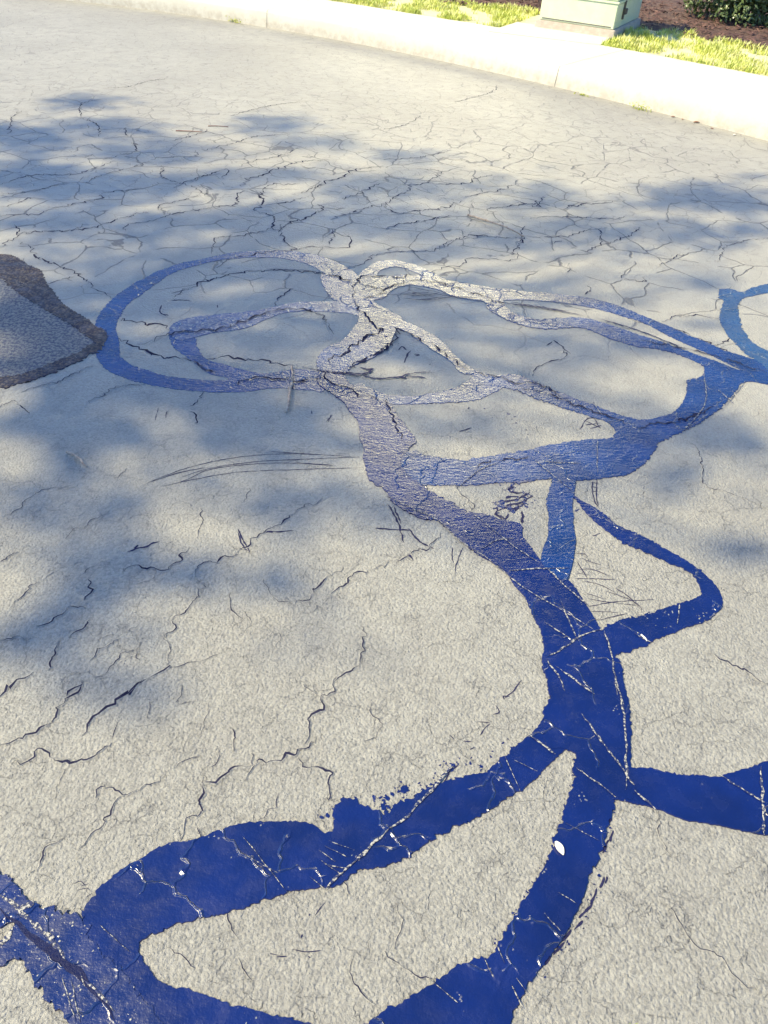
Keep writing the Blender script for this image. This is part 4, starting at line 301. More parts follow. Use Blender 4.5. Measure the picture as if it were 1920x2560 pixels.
SMEARS = [('fan of long thin dark scratches arcing left from the trunk', [[(-0.7349, 1.7655), (-0.6853, 1.8161), (-0.5946, 1.8847), (-0.4607, 1.9461), (-0.3171, 1.9776), (-0.2058, 1.9844), (-0.086, 1.9846)], [(-0.6791, 1.7662), (-0.6122, 1.8072), (-0.5541, 1.8656), (-0.4528, 1.9033), (-0.3104, 1.9293), (-0.1707, 1.9308)], [(-0.6738, 1.7723), (-0.5141, 1.8469), (-0.4116, 1.876), (-0.2699, 1.9003), (-0.075, 1.9321)], [(-0.6411, 1.8096), (-0.5554, 1.8714), (-0.4197, 1.9227), (-0.2403, 1.9593), (-0.0899, 1.9867)], [(-0.719, 1.784), (-0.6355, 1.8447), (-0.5571, 1.8794)], [(-0.6605, 1.8303), (-0.6033, 1.86)], [(-0.3851, 1.9822), (-0.2058, 1.9844)], [(-0.2669, 1.9343), (-0.1709, 1.9332)]], 0.003), ('short broken dark smudge lying alone on the asphalt at the left', [[(-0.6934, 1.4861), (-0.6553, 1.5084), (-0.6175, 1.5347)], [(-0.678, 1.4987), (-0.6695, 1.5135)], [(-0.6428, 1.5097), (-0.6358, 1.5309)]], 0.006), ('pair of short parallel dark dashes crossing a crack left of the trunk', [[(-0.4147, 1.6067), (-0.3807, 1.5475), (-0.3622, 1.5167)], [(-0.4087, 1.5926), (-0.3902, 1.5465), (-0.3693, 1.5206)]], 0.005), ('level dark dash on the crack left of the trunk', [[(-0.3414, 1.6045), (-0.2989, 1.6079), (-0.2539, 1.6184)], [(-0.3373, 1.6), (-0.3116, 1.6046)]], 0.005), ('dark cross shaped tar drips below the bend of the trunk', [[(-0.0223, 1.6503), (0.0281, 1.6511), (0.0807, 1.6522)], [(0.0109, 1.7628), (0.044, 1.6812), (0.0537, 1.6382), (0.0632, 1.5965)], [(0.0287, 1.7513), (0.0527, 1.6757)], [(0.0742, 1.659), (0.1085, 1.6072), (0.1498, 1.5814)], [(0.0765, 1.5564), (0.0892, 1.5288)]], 0.006), ('hatched ragged tar smears in the small triangle of asphalt under the right junction', [[(0.3426, 1.7649), (0.3847, 1.7997), (0.4216, 1.8173), (0.4539, 1.8521)], [(0.3374, 1.751), (0.3619, 1.7307), (0.3746, 1.755)], [(0.3545, 1.8101), (0.4001, 1.8253), (0.4485, 1.8656)], [(0.3692, 1.8289), (0.4106, 1.8439)], [(0.3614, 1.7836), (0.3922, 1.7836), (0.4322, 1.8116)], [(0.3395, 1.7847), (0.3374, 1.751), (0.353, 1.7265)], [(0.3734, 1.7682), (0.4144, 1.7859)], [(0.4176, 1.7729), (0.4063, 1.7192)], [(0.3423, 1.8968), (0.3668, 1.9215), (0.3917, 1.9465)], [(0.3768, 1.8719), (0.4008, 1.8889)], [(0.3848, 1.8586), (0.4258, 1.8631)]], 0.01), ('thin forked dark scratches beneath the trunk edge', [[(0.2014, 1.5926), (0.1994, 1.5571), (0.202, 1.5285)], [(0.2326, 1.6017), (0.2144, 1.5412), (0.2042, 1.4866)]], 0.003), ('spray of fine dark scratches between the trunk and the triangular loop', [[(0.5551, 1.6041), (0.5812, 1.602), (0.5857, 1.5883)], [(0.5657, 1.5863), (0.5961, 1.5707), (0.6211, 1.5639)], [(0.5522, 1.5388), (0.5916, 1.5427), (0.6395, 1.5203)], [(0.5437, 1.5245), (0.5815, 1.5192)], [(0.5585, 1.4948), (0.6016, 1.4858), (0.6413, 1.4593)], [(0.534, 1.5012), (0.5858, 1.5062), (0.6501, 1.508)], [(0.6445, 1.4768), (0.6764, 1.4456), (0.6986, 1.402)], [(0.6108, 1.465), (0.6747, 1.437), (0.7004, 1.4103), (0.696, 1.3895)], [(0.5614, 1.4306), (0.6098, 1.4226), (0.6895, 1.4176)], [(0.5568, 1.401), (0.635, 1.4249), (0.7448, 1.4436)], [(0.5605, 1.385), (0.6344, 1.3878)], [(0.5738, 1.3542), (0.6586, 1.386)], [(0.5583, 1.4514), (0.6113, 1.4311)], [(0.551, 1.5755), (0.5729, 1.505)]], 0.0025), ('swept bundle of dark scratches beside the top of the centre tangle', [[(-0.0106, 3.163), (0.0394, 3.1996), (0.1419, 3.2159), (0.2188, 3.199), (0.3471, 3.2019)], [(0.0275, 3.2684), (0.1419, 3.2393), (0.2189, 3.2048)], [(0.0151, 3.1499), (0.0912, 3.1448), (0.1931, 3.1892)], [(0.0393, 3.2054), (0.0907, 3.1962), (0.1676, 3.2083)], [(0.0038, 3.1882), (0.0704, 3.1815), (0.1675, 3.191)], [(0.0912, 3.1448), (0.1673, 3.1624), (0.2445, 3.2031)]], 0.006), ('long dark scratch running between the two converging tar strips', [[(0.3831, 3.1931), (0.4935, 3.1649), (0.6437, 3.1433), (0.7994, 3.1013)], [(0.5038, 3.1665), (0.6251, 3.1583), (0.7425, 3.1254)], [(0.8659, 3.0791), (1.0188, 2.9972), (1.1809, 2.8624)]], 0.008), ('long dark scratches below the centre tangle forking to the right', [[(-0.3448, 2.5101), (-0.2694, 2.4952), (-0.1821, 2.4861), (-0.1169, 2.4784), (-0.056, 2.4676), (0.012, 2.4873), (0.0804, 2.5256), (0.1546, 2.5397)], [(-0.0559, 2.4644), (-0.005, 2.481), (0.0809, 2.499), (0.1242, 2.494)], [(-0.1298, 2.5393), (-0.1029, 2.5303), (-0.0772, 2.538)], [(-0.1385, 2.4796), (-0.1011, 2.5012), (-0.0772, 2.538)], [(-0.1177, 2.4906), (-0.0762, 2.5212)], [(-0.2045, 2.4956), (-0.092, 2.4941)]], 0.009), ('small dark tar flecks inside the teardrop of asphalt', [[(0.0118, 2.6957), (0.0268, 2.7301), (0.0459, 2.7004)], [(0.0371, 2.6009), (0.0468, 2.6597), (0.0618, 2.7027)], [(0.0737, 2.6725), (0.0918, 2.6705), (0.0784, 2.6596)], [(0.1349, 2.6073), (0.1393, 2.6053)], [(0.0101, 2.7502), (0.0138, 2.7488)]], 0.007), ('little dark hatch marks at the tip of the right asphalt island', [[(0.6567, 2.23), (0.6966, 2.3062), (0.7373, 2.304)], [(0.6815, 2.2612), (0.7378, 2.2824)], [(0.6947, 2.2416), (0.7396, 2.2683)], [(0.686, 2.2904), (0.7289, 2.2528)], [(0.7188, 2.3163), (0.7318, 2.2461)]], 0.004), ('two small dark dashes on the asphalt above the wide blue strip', [[(0.2365, 2.1652), (0.2813, 2.1982)], [(0.2446, 2.173), (0.2732, 2.1944)], [(0.2694, 2.3116), (0.2764, 2.3229)]], 0.005), ('dark ladder shaped drip below the right junction', [[(0.6506, 1.9367), (0.6694, 1.9388)], [(0.6483, 1.9131), (0.667, 1.9151)], [(0.6454, 1.8897), (0.6637, 1.8952)], [(0.6553, 1.9431), (0.6463, 1.8728), (0.6523, 1.8124)], [(0.6723, 1.9568), (0.6573, 1.874), (0.6532, 1.818)], [(0.614, 1.6833), (0.6399, 1.696)]], 0.004), ('thin dark scratches in the upper part of the left loop', [[(-0.9596, 2.9835), (-0.8985, 2.993), (-0.8677, 2.9869)], [(-0.9815, 2.9369), (-0.9746, 2.8749), (-0.9369, 2.8396)], [(-0.9712, 3.048), (-0.9218, 3.0899)], [(-0.9602, 2.8565), (-0.9303, 2.8508)], [(-0.615, 3.3571), (-0.4575, 3.3707), (-0.349, 3.3509)], [(-0.757, 2.9716), (-0.7499, 2.9471)]], 0.006), ('short thin dark scratches under the left loop', [[(-0.7859, 2.1087), (-0.7946, 2.1847)], [(-0.7555, 2.1262), (-0.7615, 2.1703)], [(-0.2175, 2.1719), (-0.202, 2.2161)], [(-0.2108, 2.1685), (-0.206, 2.2156)], [(-0.2764, 2.2356), (-0.2712, 2.2118)]], 0.003), ('trail of dark broken marks leading down to the foreground loop', [[(0.3585, 1.1466), (0.3364, 1.1145), (0.3125, 1.0896)], [(0.2894, 1.0684), (0.2989, 1.0501), (0.2824, 1.0425)], [(0.2756, 1.0173), (0.2589, 1.0007), (0.2502, 0.9851)], [(0.2312, 0.9659), (0.2106, 0.9672)], [(0.2359, 0.9546), (0.2254, 0.948)], [(0.1885, 0.9055), (0.1629, 0.86), (0.1555, 0.8648)], [(0.1798, 0.9824), (0.19, 0.9714)], [(0.1986, 0.9063), (0.1883, 0.8972)], [(0.3123, 1.0863), (0.3103, 1.0959), (0.3265, 1.094)], [(0.244, 1.0208), (0.2758, 1.0203)]], 0.003), ('row of small scuffed dark dashes beside the long foreground strip', [[(0.5158, 0.8086), (0.5001, 0.7876)], [(0.5137, 0.7837), (0.5022, 0.7586)], [(0.5006, 0.7633), (0.4839, 0.7336)], [(0.4783, 0.6875), (0.4655, 0.6646)], [(0.4609, 0.6643), (0.4426, 0.6329)], [(0.4477, 0.6375), (0.4267, 0.6151)], [(0.4248, 0.6026), (0.405, 0.585)], [(0.4006, 0.5847), (0.3807, 0.5635)], [(0.385, 0.5638), (0.3607, 0.5389)], [(0.3565, 0.5386), (0.3421, 0.5225)], [(0.4852, 0.688), (0.4783, 0.6742)], [(0.4368, 0.6241), (0.4166, 0.6062)]], 0.005), ('tiny faint dark scuffs in the middle of the foreground island', [[(-0.148, 0.5082), (-0.1293, 0.5075)], [(-0.1351, 0.5053), (-0.1169, 0.5076)], [(-0.1081, 0.5184), (-0.0809, 0.5163), (-0.0565, 0.5205)], [(-0.08, 0.5088), (-0.0756, 0.5072)], [(-0.0755, 0.5784), (-0.0588, 0.6035)], [(-0.0961, 0.5384), (-0.0935, 0.5445)], [(-0.086, 0.5769), (-0.0844, 0.5811)]], 0.0022), ('pale faint scribble of scratches left of the foreground loop', [[(-0.5306, 0.6052), (-0.5193, 0.6102), (-0.5079, 0.6025)], [(-0.522, 0.5931), (-0.5023, 0.5986), (-0.496, 0.5928)], [(-0.501, 0.582), (-0.4911, 0.591)], [(-0.5164, 0.6019), (-0.503, 0.6071)]], 0.0012)]
SPATTER = [([(0.0698, 0.8424), (0.1382, 0.8635), (0.204, 0.9179), (0.2595, 0.9166), (0.3243, 0.9674)], 0.03, 90, 0.009), ([(-0.078, 0.7653), (-0.0611, 0.7864), (-0.0057, 0.8108), (0.0418, 0.8143)], 0.02, 60, 0.01), ([(0.0425, 0.7991), (0.0893, 0.8438)], 0.025, 50, 0.011), ([(0.5232, 0.8501), (0.5015, 0.7682), (0.4729, 0.7098), (0.4361, 0.6199), (0.3749, 0.5514), (0.3231, 0.4989)], 0.018, 110, 0.005), ([(0.448, 0.9088), (0.4053, 0.7906), (0.3621, 0.702), (0.2949, 0.6063), (0.2566, 0.5516)], 0.008, 80, 0.005), ([(0.3503, 1.813), (0.374, 1.7749), (0.4219, 1.8208), (0.4471, 1.8514)], 0.05, 70, 0.016), ([(0.3473, 1.9047), (0.3963, 1.947), (0.4008, 1.8889), (0.3803, 1.8581)], 0.03, 60, 0.01), ([(0.583, 1.7996), (0.6495, 1.7746), (0.7171, 1.6888), (0.808, 1.6391)], 0.03, 90, 0.008), ([(0.4144, 2.3053), (0.4445, 2.2369), (0.4843, 2.1809)], 0.03, 25, 0.007), ([(0.3332, 2.3228), (0.361, 2.2713)], 0.02, 12, 0.006)]
nearest_owner = [15, 15, 15, 16, 16, 9, 20, 13, 6, 6]
SHADE = [(-2.298, 5.927, 0.271, 0.075, 0.072, -0.215, 0.7), (-2.359, 5.001, 0.393, 0.095, 0.126, -0.318, 0.8), (-1.968, 5.304, 0.39, 0.097, 0.095, -0.299, 0.7), (-1.557, 4.902, 0.452, 0.104, 0.06, -0.22, 0.8), (-0.911, 5.681, 0.276, 0.07, 0.05, -0.334, 0.7), (-0.616, 5.318, 0.294, 0.07, 0.023, -0.2, 0.7), (-2.102, 4.351, 0.285, 0.061, 0.116, -0.292, 0.9), (-1.597, 4.302, 0.36, 0.075, 0.089, -0.287, 0.8), (-1.126, 4.479, 0.302, 0.064, 0.05, -0.229, 0.7), (-0.009, 5.162, 0.264, 0.06, 0.004, -0.191, 0.7), (-0.702, 4.651, 0.395, 0.085, 0.029, -0.202, 0.6), (-0.078, 4.62, 0.402, 0.084, 0.009, -0.24, 0.8), (0.779, 4.559, 0.218, 0.044, -0.03, -0.275, 0.7), (0.468, 4.734, 0.222, 0.046, -0.009, -0.166, 0.5), (1.73, 4.831, 0.442, 0.09, -0.067, -0.258, 0.8), (2.035, 4.733, 0.234, 0.046, -0.078, -0.25, 0.8), (-1.869, 3.763, 0.257, 0.049, 0.07, -0.176, 0.6), (-1.327, 3.803, 0.331, 0.062, 0.043, -0.149, 0.7), (-0.741, 3.913, 0.368, 0.069, 0.042, -0.249, 0.9), (-0.177, 4.02, 0.384, 0.072, 0.013, -0.227, 0.8), (0.307, 3.981, 0.29, 0.053, -0.006, -0.191, 0.6), (0.925, 4.095, 0.505, 0.093, -0.029, -0.2, 0.5), (1.703, 4.238, 0.399, 0.073, -0.049, -0.175, 0.6), (-0.956, 3.41, 0.31, 0.053, 0.035, -0.152, 0.7), (-0.46, 3.39, 0.314, 0.053, 0.019, -0.151, 0.8), (0.034, 3.273, 0.311, 0.05, 0.003, -0.143, 0.7), (0.28, 3.127, 0.406, 0.063, -0.004, -0.112, 0.6), (-0.851, 3.225, 0.299, 0.049, 0.031, -0.14, 0.8), (-1.535, 3.021, 0.185, 0.03, 0.041, -0.107, 0.6), (-1.542, 3.309, 0.178, 0.031, 0.035, -0.097, 0.5), (-1.529, 2.766, 0.174, 0.026, 0.062, -0.151, 0.8), (-1.327, 2.395, 0.192, 0.026, 0.031, -0.078, 0.6), (-0.545, 2.755, 0.289, 0.042, 0.019, -0.113, 0.6), (0.175, 2.671, 0.217, 0.03, -0.001, -0.072, 0.6), (0.823, 2.761, 0.284, 0.04, -0.013, -0.075, 0.4), (-0.696, 2.29, 0.191, 0.025, 0.024, -0.103, 0.7), (-0.421, 2.207, 0.235, 0.029, 0.013, -0.084, 0.8), (-1.089, 2.152, 0.181, 0.023, 0.024, -0.068, 0.6), (-1.172, 2.005, 0.172, 0.021, 0.04, -0.1, 0.8), (-0.815, 2.022, 0.22, 0.026, 0.018, -0.063, 0.7), (-0.515, 2.032, 0.223, 0.027, 0.015, -0.076, 0.7), (1.075, 2.306, 0.204, 0.025, -0.031, -0.119, 0.6), (1.244, 2.215, 0.166, 0.02, -0.027, -0.085, 0.6), (-0.251, 1.754, 0.206, 0.022, 0.008, -0.064, 0.7), (0.028, 1.741, 0.207, 0.022, 0.002, -0.053, 0.5), (1.044, 1.664, 0.125, 0.013, -0.015, -0.05, 0.8), (0.916, 1.69, 0.084, 0.009, -0.008, -0.031, 0.5), (-1.005, 1.651, 0.155, 0.017, 0.023, -0.06, 0.8), (-0.678, 1.687, 0.159, 0.017, 0.022, -0.082, 0.5), (-0.72, 1.468, 0.159, 0.016, 0.019, -0.061, 0.6), (-0.498, 1.437, 0.183, 0.018, 0.014, -0.06, 0.6), (-0.035, 1.632, 0.266, 0.027, 0.003, -0.059, 0.5), (-0.845, 1.18, 0.131, 0.012, 0.022, -0.056, 0.9), (-0.711, 1.252, 0.136, 0.013, 0.015, -0.045, 0.7), (-0.531, 1.031, 0.104, 0.009, 0.011, -0.037, 0.9), (-0.655, 1.085, 0.085, 0.007, 0.011, -0.033, 0.4), (-0.533, 1.332, 0.117, 0.011, 0.01, -0.04, 0.4), (-0.334, 2.276, 0.224, 0.029, 0.015, -0.117, 0.5), (0.331, 2.215, 0.242, 0.03, -0.005, -0.085, 0.4), (0.809, 3.301, 0.343, 0.054, -0.018, -0.121, 0.4), (1.497, 3.508, 0.298, 0.048, -0.03, -0.106, 0.4), (-0.189, 4.221, 1.747, 0.342, 0.046, -0.78, 0.26), (-0.726, 2.653, 0.787, 0.112, 0.087, -0.397, 0.26), (0.649, 2.85, 0.674, 0.096, -0.044, -0.357, 0.28), (-0.491, 1.91, 0.644, 0.074, 0.051, -0.261, 0.3), (-0.534, 1.382, 0.454, 0.044, 0.046, -0.182, 0.35), (0.999, 2.133, 0.322, 0.038, -0.095, -0.382, 0.35), (-1.653, 3.741, 0.538, 0.101, 0.274, -0.772, 0.4), (1.18, 4.142, 0.771, 0.142, -0.104, -0.546, 0.35), (0.369, 1.674, 0.273, 0.028, -0.013, -0.162, 0.2), (-0.065, 1.178, 0.224, 0.02, 0.007, -0.084, 0.2), (-0.695, 1.043, 0.207, 0.018, 0.027, -0.075, 0.3), (-1.577, 3.66, 0.114, 0.021, 0.008, -0.023, 0.423), (1.456, 3.578, 0.181, 0.03, -0.013, -0.047, 0.478), (-1.058, 2.78, 0.065, 0.01, 0.007, -0.023, 0.725), (-0.327, 2.227, 0.066, 0.008, 0.003, -0.025, 0.619), (-0.246, 2.433, 0.059, 0.008, 0.003, -0.033, 0.635), (-0.144, 3.001, 0.069, 0.01, 0.003, -0.046, 0.703), (1.297, 3.1, 0.134, 0.02, -0.013, -0.048, 0.697), (-0.726, 2.906, 0.104, 0.016, 0.005, -0.023, 0.507), (-1.202, 2.148, 0.101, 0.013, 0.009, -0.023, 0.587), (1.686, 3.386, 0.094, 0.015, -0.012, -0.035, 0.471), (-0.469, 2.626, 0.131, 0.018, 0.004, -0.026, 0.595), (-1.105, 1.995, 0.063, 0.008, 0.013, -0.033, 0.615), (-0.748, 3.807, 0.092, 0.017, 0.006, -0.033, 0.415), (-0.151, 2.521, 0.128, 0.017, 0.003, -0.043, 0.406), (1.779, 4.055, 0.197, 0.035, -0.011, -0.037, 0.73), (-1.087, 2.567, 0.07, 0.01, 0.009, -0.028, 0.448), (1.649, 3.679, 0.119, 0.02, -0.007, -0.023, 0.416), (1.11, 4.461, 0.14, 0.027, -0.006, -0.033, 0.434), (-0.97, 1.883, 0.047, 0.005, 0.006, -0.017, 0.459), (-1.318, 2.408, 0.095, 0.013, 0.009, -0.023, 0.749), (0.001, 4.474, 0.2, 0.041, 0.001, -0.034, 0.746), (-0.355, 3.049, 0.063, 0.01, 0.003, -0.031, 0.487), (-0.678, 2.073, 0.048, 0.006, 0.005, -0.022, 0.485), (-1.144, 3.854, 0.184, 0.035, 0.006, -0.023, 0.418), (-0.073, 2.078, 0.083, 0.01, 0.002, -0.039, 0.629), (-0.726, 2.25, 0.056, 0.007, 0.005, -0.022, 0.706), (-0.865, 2.032, 0.102, 0.012, 0.01, -0.035, 0.625), (-0.515, 2.23, 0.112, 0.014, 0.004, -0.023, 0.723), (1.219, 2.182, 0.144, 0.017, -0.011, -0.036, 0.416), (1.246, 2.289, 0.119, 0.014, -0.006, -0.02, 0.459), (-0.456, 2.622, 0.15, 0.021, 0.004, -0.024, 0.401), (0.978, 2.214, 0.061, 0.007, -0.009, -0.04, 0.674), (-0.218, 2.15, 0.065, 0.008, 0.003, -0.033, 0.516), (-0.709, 2.065, 0.092, 0.011, 0.004, -0.017, 0.412), (-0.3, 2.743, 0.121, 0.017, 0.002, -0.022, 0.527), (-1.339, 2.217, 0.122, 0.016, 0.015, -0.036, 0.43), (0.885, 3.051, 0.099, 0.015, -0.005, -0.027, 0.57), (-0.945, 1.911, 0.095, 0.011, 0.012, -0.036, 0.579), (-0.489, 3.159, 0.068, 0.011, 0.006, -0.044, 0.469), (1.223, 3.903, 0.136, 0.024, -0.01, -0.049, 0.459), (-0.91, 2.071, 0.088, 0.011, 0.007, -0.024, 0.59), (-1.245, 1.979, 0.069, 0.008, 0.012, -0.028, 0.57), (-1.299, 2.327, 0.07, 0.009, 0.015, -0.037, 0.525), (-0.568, 2.319, 0.114, 0.015, 0.006, -0.032, 0.51), (-0.172, 2.093, 0.074, 0.009, 0.003, -0.038, 0.675), (-1.298, 2.555, 0.127, 0.018, 0.01, -0.026, 0.632), (-1.797, 4.057, 0.088, 0.018, 0.015, -0.041, 0.462), (0.179, 2.154, 0.08, 0.01, -0.0, -0.033, 0.433), (1.526, 3.586, 0.095, 0.016, -0.012, -0.044, 0.514), (-1.765, 3.384, 0.062, 0.011, 0.018, -0.044, 0.69), (-0.136, 2.305, 0.064, 0.008, 0.002, -0.032, 0.573), (-0.459, 2.772, 0.16, 0.023, 0.003, -0.021, 0.628), (-0.617, 2.507, 0.135, 0.018, 0.005, -0.025, 0.725), (0.274, 3.37, 0.179, 0.029, -0.001, -0.041, 0.508), (-0.769, 3.832, 0.153, 0.028, 0.009, -0.049, 0.715), (-0.415, 3.277, 0.162, 0.026, 0.003, -0.027, 0.544), (-1.578, 4.727, 0.161, 0.036, 0.011, -0.039, 0.615), (1.625, 3.738, 0.163, 0.027, -0.008, -0.028, 0.424), (-0.153, 1.991, 0.098, 0.011, 0.002, -0.024, 0.432), (-1.13, 3.656, 0.185, 0.034, 0.011, -0.045, 0.672), (-1.179, 4.109, 0.113, 0.022, 0.012, -0.047, 0.457), (-0.66, 2.259, 0.138, 0.018, 0.005, -0.023, 0.584), (-1.707, 3.964, 0.072, 0.014, 0.01, -0.028, 0.443), (2.29, 5.29, 0.153, 0.033, -0.019, -0.059, 0.646), (-0.148, 2.447, 0.14, 0.019, 0.003, -0.037, 0.596), (-0.697, 2.455, 0.1, 0.014, 0.005, -0.021, 0.696), (-1.112, 2.914, 0.151, 0.023, 0.007, -0.025, 0.537), (-0.999, 2.44, 0.087, 0.012, 0.008, -0.028, 0.41), (1.235, 2.33, 0.067, 0.008, -0.007, -0.023, 0.697), (0.119, 2.294, 0.096, 0.012, 0.0, -0.036, 0.465), (-0.447, 2.219, 0.134, 0.017, 0.007, -0.04, 0.533), (-0.587, 2.16, 0.056, 0.007, 0.007, -0.032, 0.719), (0.468, 3.76, 0.196, 0.034, -0.003, -0.04, 0.413), (1.07, 2.844, 0.136, 0.019, -0.006, -0.029, 0.713), (0.997, 2.851, 0.163, 0.023, -0.01, -0.046, 0.709), (-0.643, 2.542, 0.105, 0.015, 0.009, -0.043, 0.524), (0.851, 4.866, 0.172, 0.036, -0.005, -0.041, 0.609), (-1.214, 3.672, 0.074, 0.014, 0.011, -0.041, 0.718), (1.413, 2.734, 0.153, 0.021, -0.011, -0.035, 0.4), (-0.545, 2.172, 0.048, 0.006, 0.007, -0.035, 0.412)]
ROUGH = [(-1.7259, 3.0988), (-1.5898, 2.961), (-1.4517, 2.8538), (-1.3204, 2.7519), (-1.1894, 2.6371), (-1.1322, 2.5994), (-1.1846, 2.4946), (-1.2612, 2.3999), (-1.3166, 2.3278), (-1.3854, 2.2951), (-1.4344, 2.2577), (-1.8555, 3.2107)]
TWIGS = [([(-0.366, 2.3885), (-0.3625, 2.2904), (-0.3558, 2.2029)], 0.006, 0.002, 'short pale stick jutting down from the lower edge of the left tar loop', 'twig', 0.004), ([(-0.3808, 2.5079), (-0.3698, 2.4378), (-0.366, 2.3885)], 0.004, 0.003, 'small pale stub lying on the left tar loop above the longer stick', 'twig', 0.002), ([(0.3371, 4.207), (0.4343, 4.1204), (0.5353, 4.0432), (0.6177, 3.9547)], 0.005, 0.0005, 'thin pale curved twig among the cracks in the upper middle of the road', 'twig', 0.01), ([(-1.0066, 1.9008), (-0.9796, 1.885), (-0.9526, 1.8613), (-0.9223, 1.8343)], 0.0042, 0.0005, 'short bent pale twig on the asphalt near the left edge', 'twig', 0.006), ([(-1.5338, 5.375), (-1.4449, 5.3878), (-1.3661, 5.3886)], 0.003, 0.0005, 'reddish straight twig lying in the shade at the upper left', 'reed', 0.0), ([(-1.3583, 5.5333), (-1.2944, 5.5494), (-1.2265, 5.5471)], 0.0025, 0.0005, 'fainter reddish twig above and to the right of the other in the upper left', 'reed', 0.0), ([(0.6796, 1.3117), (0.6876, 1.3006), (0.6908, 1.2917)], 0.002, 0.0035, 'tiny white straw on the lower side of the triangular tar loop', 'petal', 0.0)]
SHRUBS = [((3.622, 10.542, 0.16), 0.9, 0.55, 0.9, 20000, 0.055, 'large glossy leaved shrub at the right behind the utility box', 3, 0.38), ((1.143, 11.288, 0.16), 0.55, 0.4, 0.6, 6000, 0.04, 'small dark shrub just left of the utility box', 5, 0.5), ((0.387, 11.688, 0.16), 0.5, 0.4, 0.6, 5000, 0.04, 'low dark shrub farther left along the bed', 6, 0.5), ((3.488, 12.974, 0.16), 0.5, 0.4, 1.0, 6000, 0.045, 'dark shrub behind the utility box to its right', 8, 0.5), ((7.2, 7.4, 0.18), 0.9, 0.7, 1.2, 5000, 0.055, 'big shrub farther right along the bed', 9), ((-2.6, 14.4, 0.18), 0.9, 0.7, 1.1, 5000, 0.05, 'big shrub at the far left of the bed', 10)]
WEEDS = [((1.801, 6.816, 0.0), 0.13, 0.05, 90, 'yellow green weed clump at the kerb foot below the utility box', 1), ((-2.269, 9.518, 0.0), 0.16, 0.05, 80, 'yellow weed clump at the kerb foot nearest the top left', 2), ((-1.899, 9.3, 0.0), 0.16, 0.05, 80, 'yellow weed clump just right of the top left one', 3), ((1.383, 7.165, 0.0), 0.12, 0.02, 30, 'thin line of weeds in the kerb joint crack', 4)]
LEAVES = [((2.185, 6.525, 0.001), 0.05, 0.2, 'curled brown dead leaf at the foot of the kerb, largest of the litter', 'deadleaf'), ((2.035, 6.647, 0.001), 0.035, 0.1, 'small brown dead leaf at the kerb foot between the weeds and the largest leaf', 'deadleaf'), ((2.094, 6.592, 0.001), 0.03, 1.2, 'tiny upright brown leaf beside the largest dead leaf', 'deadleaf'), ((2.262, 6.378, 0.001), 0.03, 2.4, 'brown scrap of leaf to the right of the largest dead leaf', 'deadleaf'), ((2.393, 6.241, 0.001), 0.03, 0.6, 'pale yellow leaf on the asphalt by the kerb', 'petal'), ((0.396, 0.735, 0.004), 0.03, -1.15, 'white petal lying on the deep blue tar strip in the foreground', 'petal')]
TUFT = (0.457, 0.423, 0)
def crack_mesh(lines, z0, jit=1.0, lips=True):
    V = []; Fc = []; mi = []
    for li, (pts, wd) in enumerate(lines):
        p = catmull(pts, False, .006 if wd < .005 else .012)
        n = len(p)
        if n < 2: continue
        # zigzag jitter
        q = []
        for i, a in enumerate(p):
            k = 1.3*wd*jit + .0015; k2 = .011 if len(pts) > 2 else .005; jf = 1.0
            if wd > .0095: k = .002; k2 = .004; jf = .2
            q.append(a + Vector((noise.noise(Vector((a.x*45, a.y*45, li))), noise.noise(Vector((a.x*45, a.y*45, li+50.))))) * k * 2 + Vector((noise.noise(Vector((a.x*19, a.y*19, li+7.))), noise.noise(Vector((a.x*19, a.y*19, li+60.)))))*k2 + Vector((noise.noise(Vector((a.x*85, a.y*85, 7.))), noise.noise(Vector((a.x*85, a.y*85, 60.)))))*(wd*1.6+.002)*jf)
        base = len(V)
        for i, a in enumerate(q):
            t = (q[min(i+1, n-1)] - q[max(i-1, 0)]); t = t.normalized() if t.length > 0 else Vector((1, 0)); nn = Vector((-t.y, t.x))
            e = min(1, 4*min(i, n-1-i)/n + .12)
            br = max(.12, .62 + 1.1*noise.noise(Vector((a.x*28, a.y*28, li*3.1))))
            h = wd*.75*e*br; lw = wd*.8*e + .0005
            lz = (.0016 if lips else .0) * min(1, wd/.004)
            for off, z in ((-h-lw, 0), (-h, lz), (h, lz*.7), (h+lw, 0)) if lips else ((-h, 0), (h, 0)):
                b = a + nn*off; V.append((b.x, b.y, z0 + z))
        m_ = 4 if lips else 2
        for i in range(n-1):
            for j in range(m_-1):
                Fc.append((base+i*m_+j, base+i*m_+j+1, base+(i+1)*m_+j+1, base+(i+1)*m_+j)); mi.append(0 if (m_ == 2 or j == 1) else 1)
    return V, Fc, mi
for name, lines, z in (('cracks', CRACKS, .0004), ):
    lines = sorted(lines, key=lambda l: -sum((Vector(a)-Vector(b)).length for a, b in zip(l[0], l[0][1:]))/(.5+Vector(l[0][0]).length))
    for ch, nm in [([l], 'crack') for l in lines[:99]] + [(lines[99:], 'fine_cracks')]:
        V, Fc, mi = crack_mesh(ch, z)
        o = mesh_obj(nm, V, Fc, None, parent=road, mats=[M['crack'], M['asphalt']], midx=mi)
        if nm == 'fine_cracks': o['kind'] = 'stuff'

V = []; Fc = []
add_patch = catmull(ROUGH, True, .02)
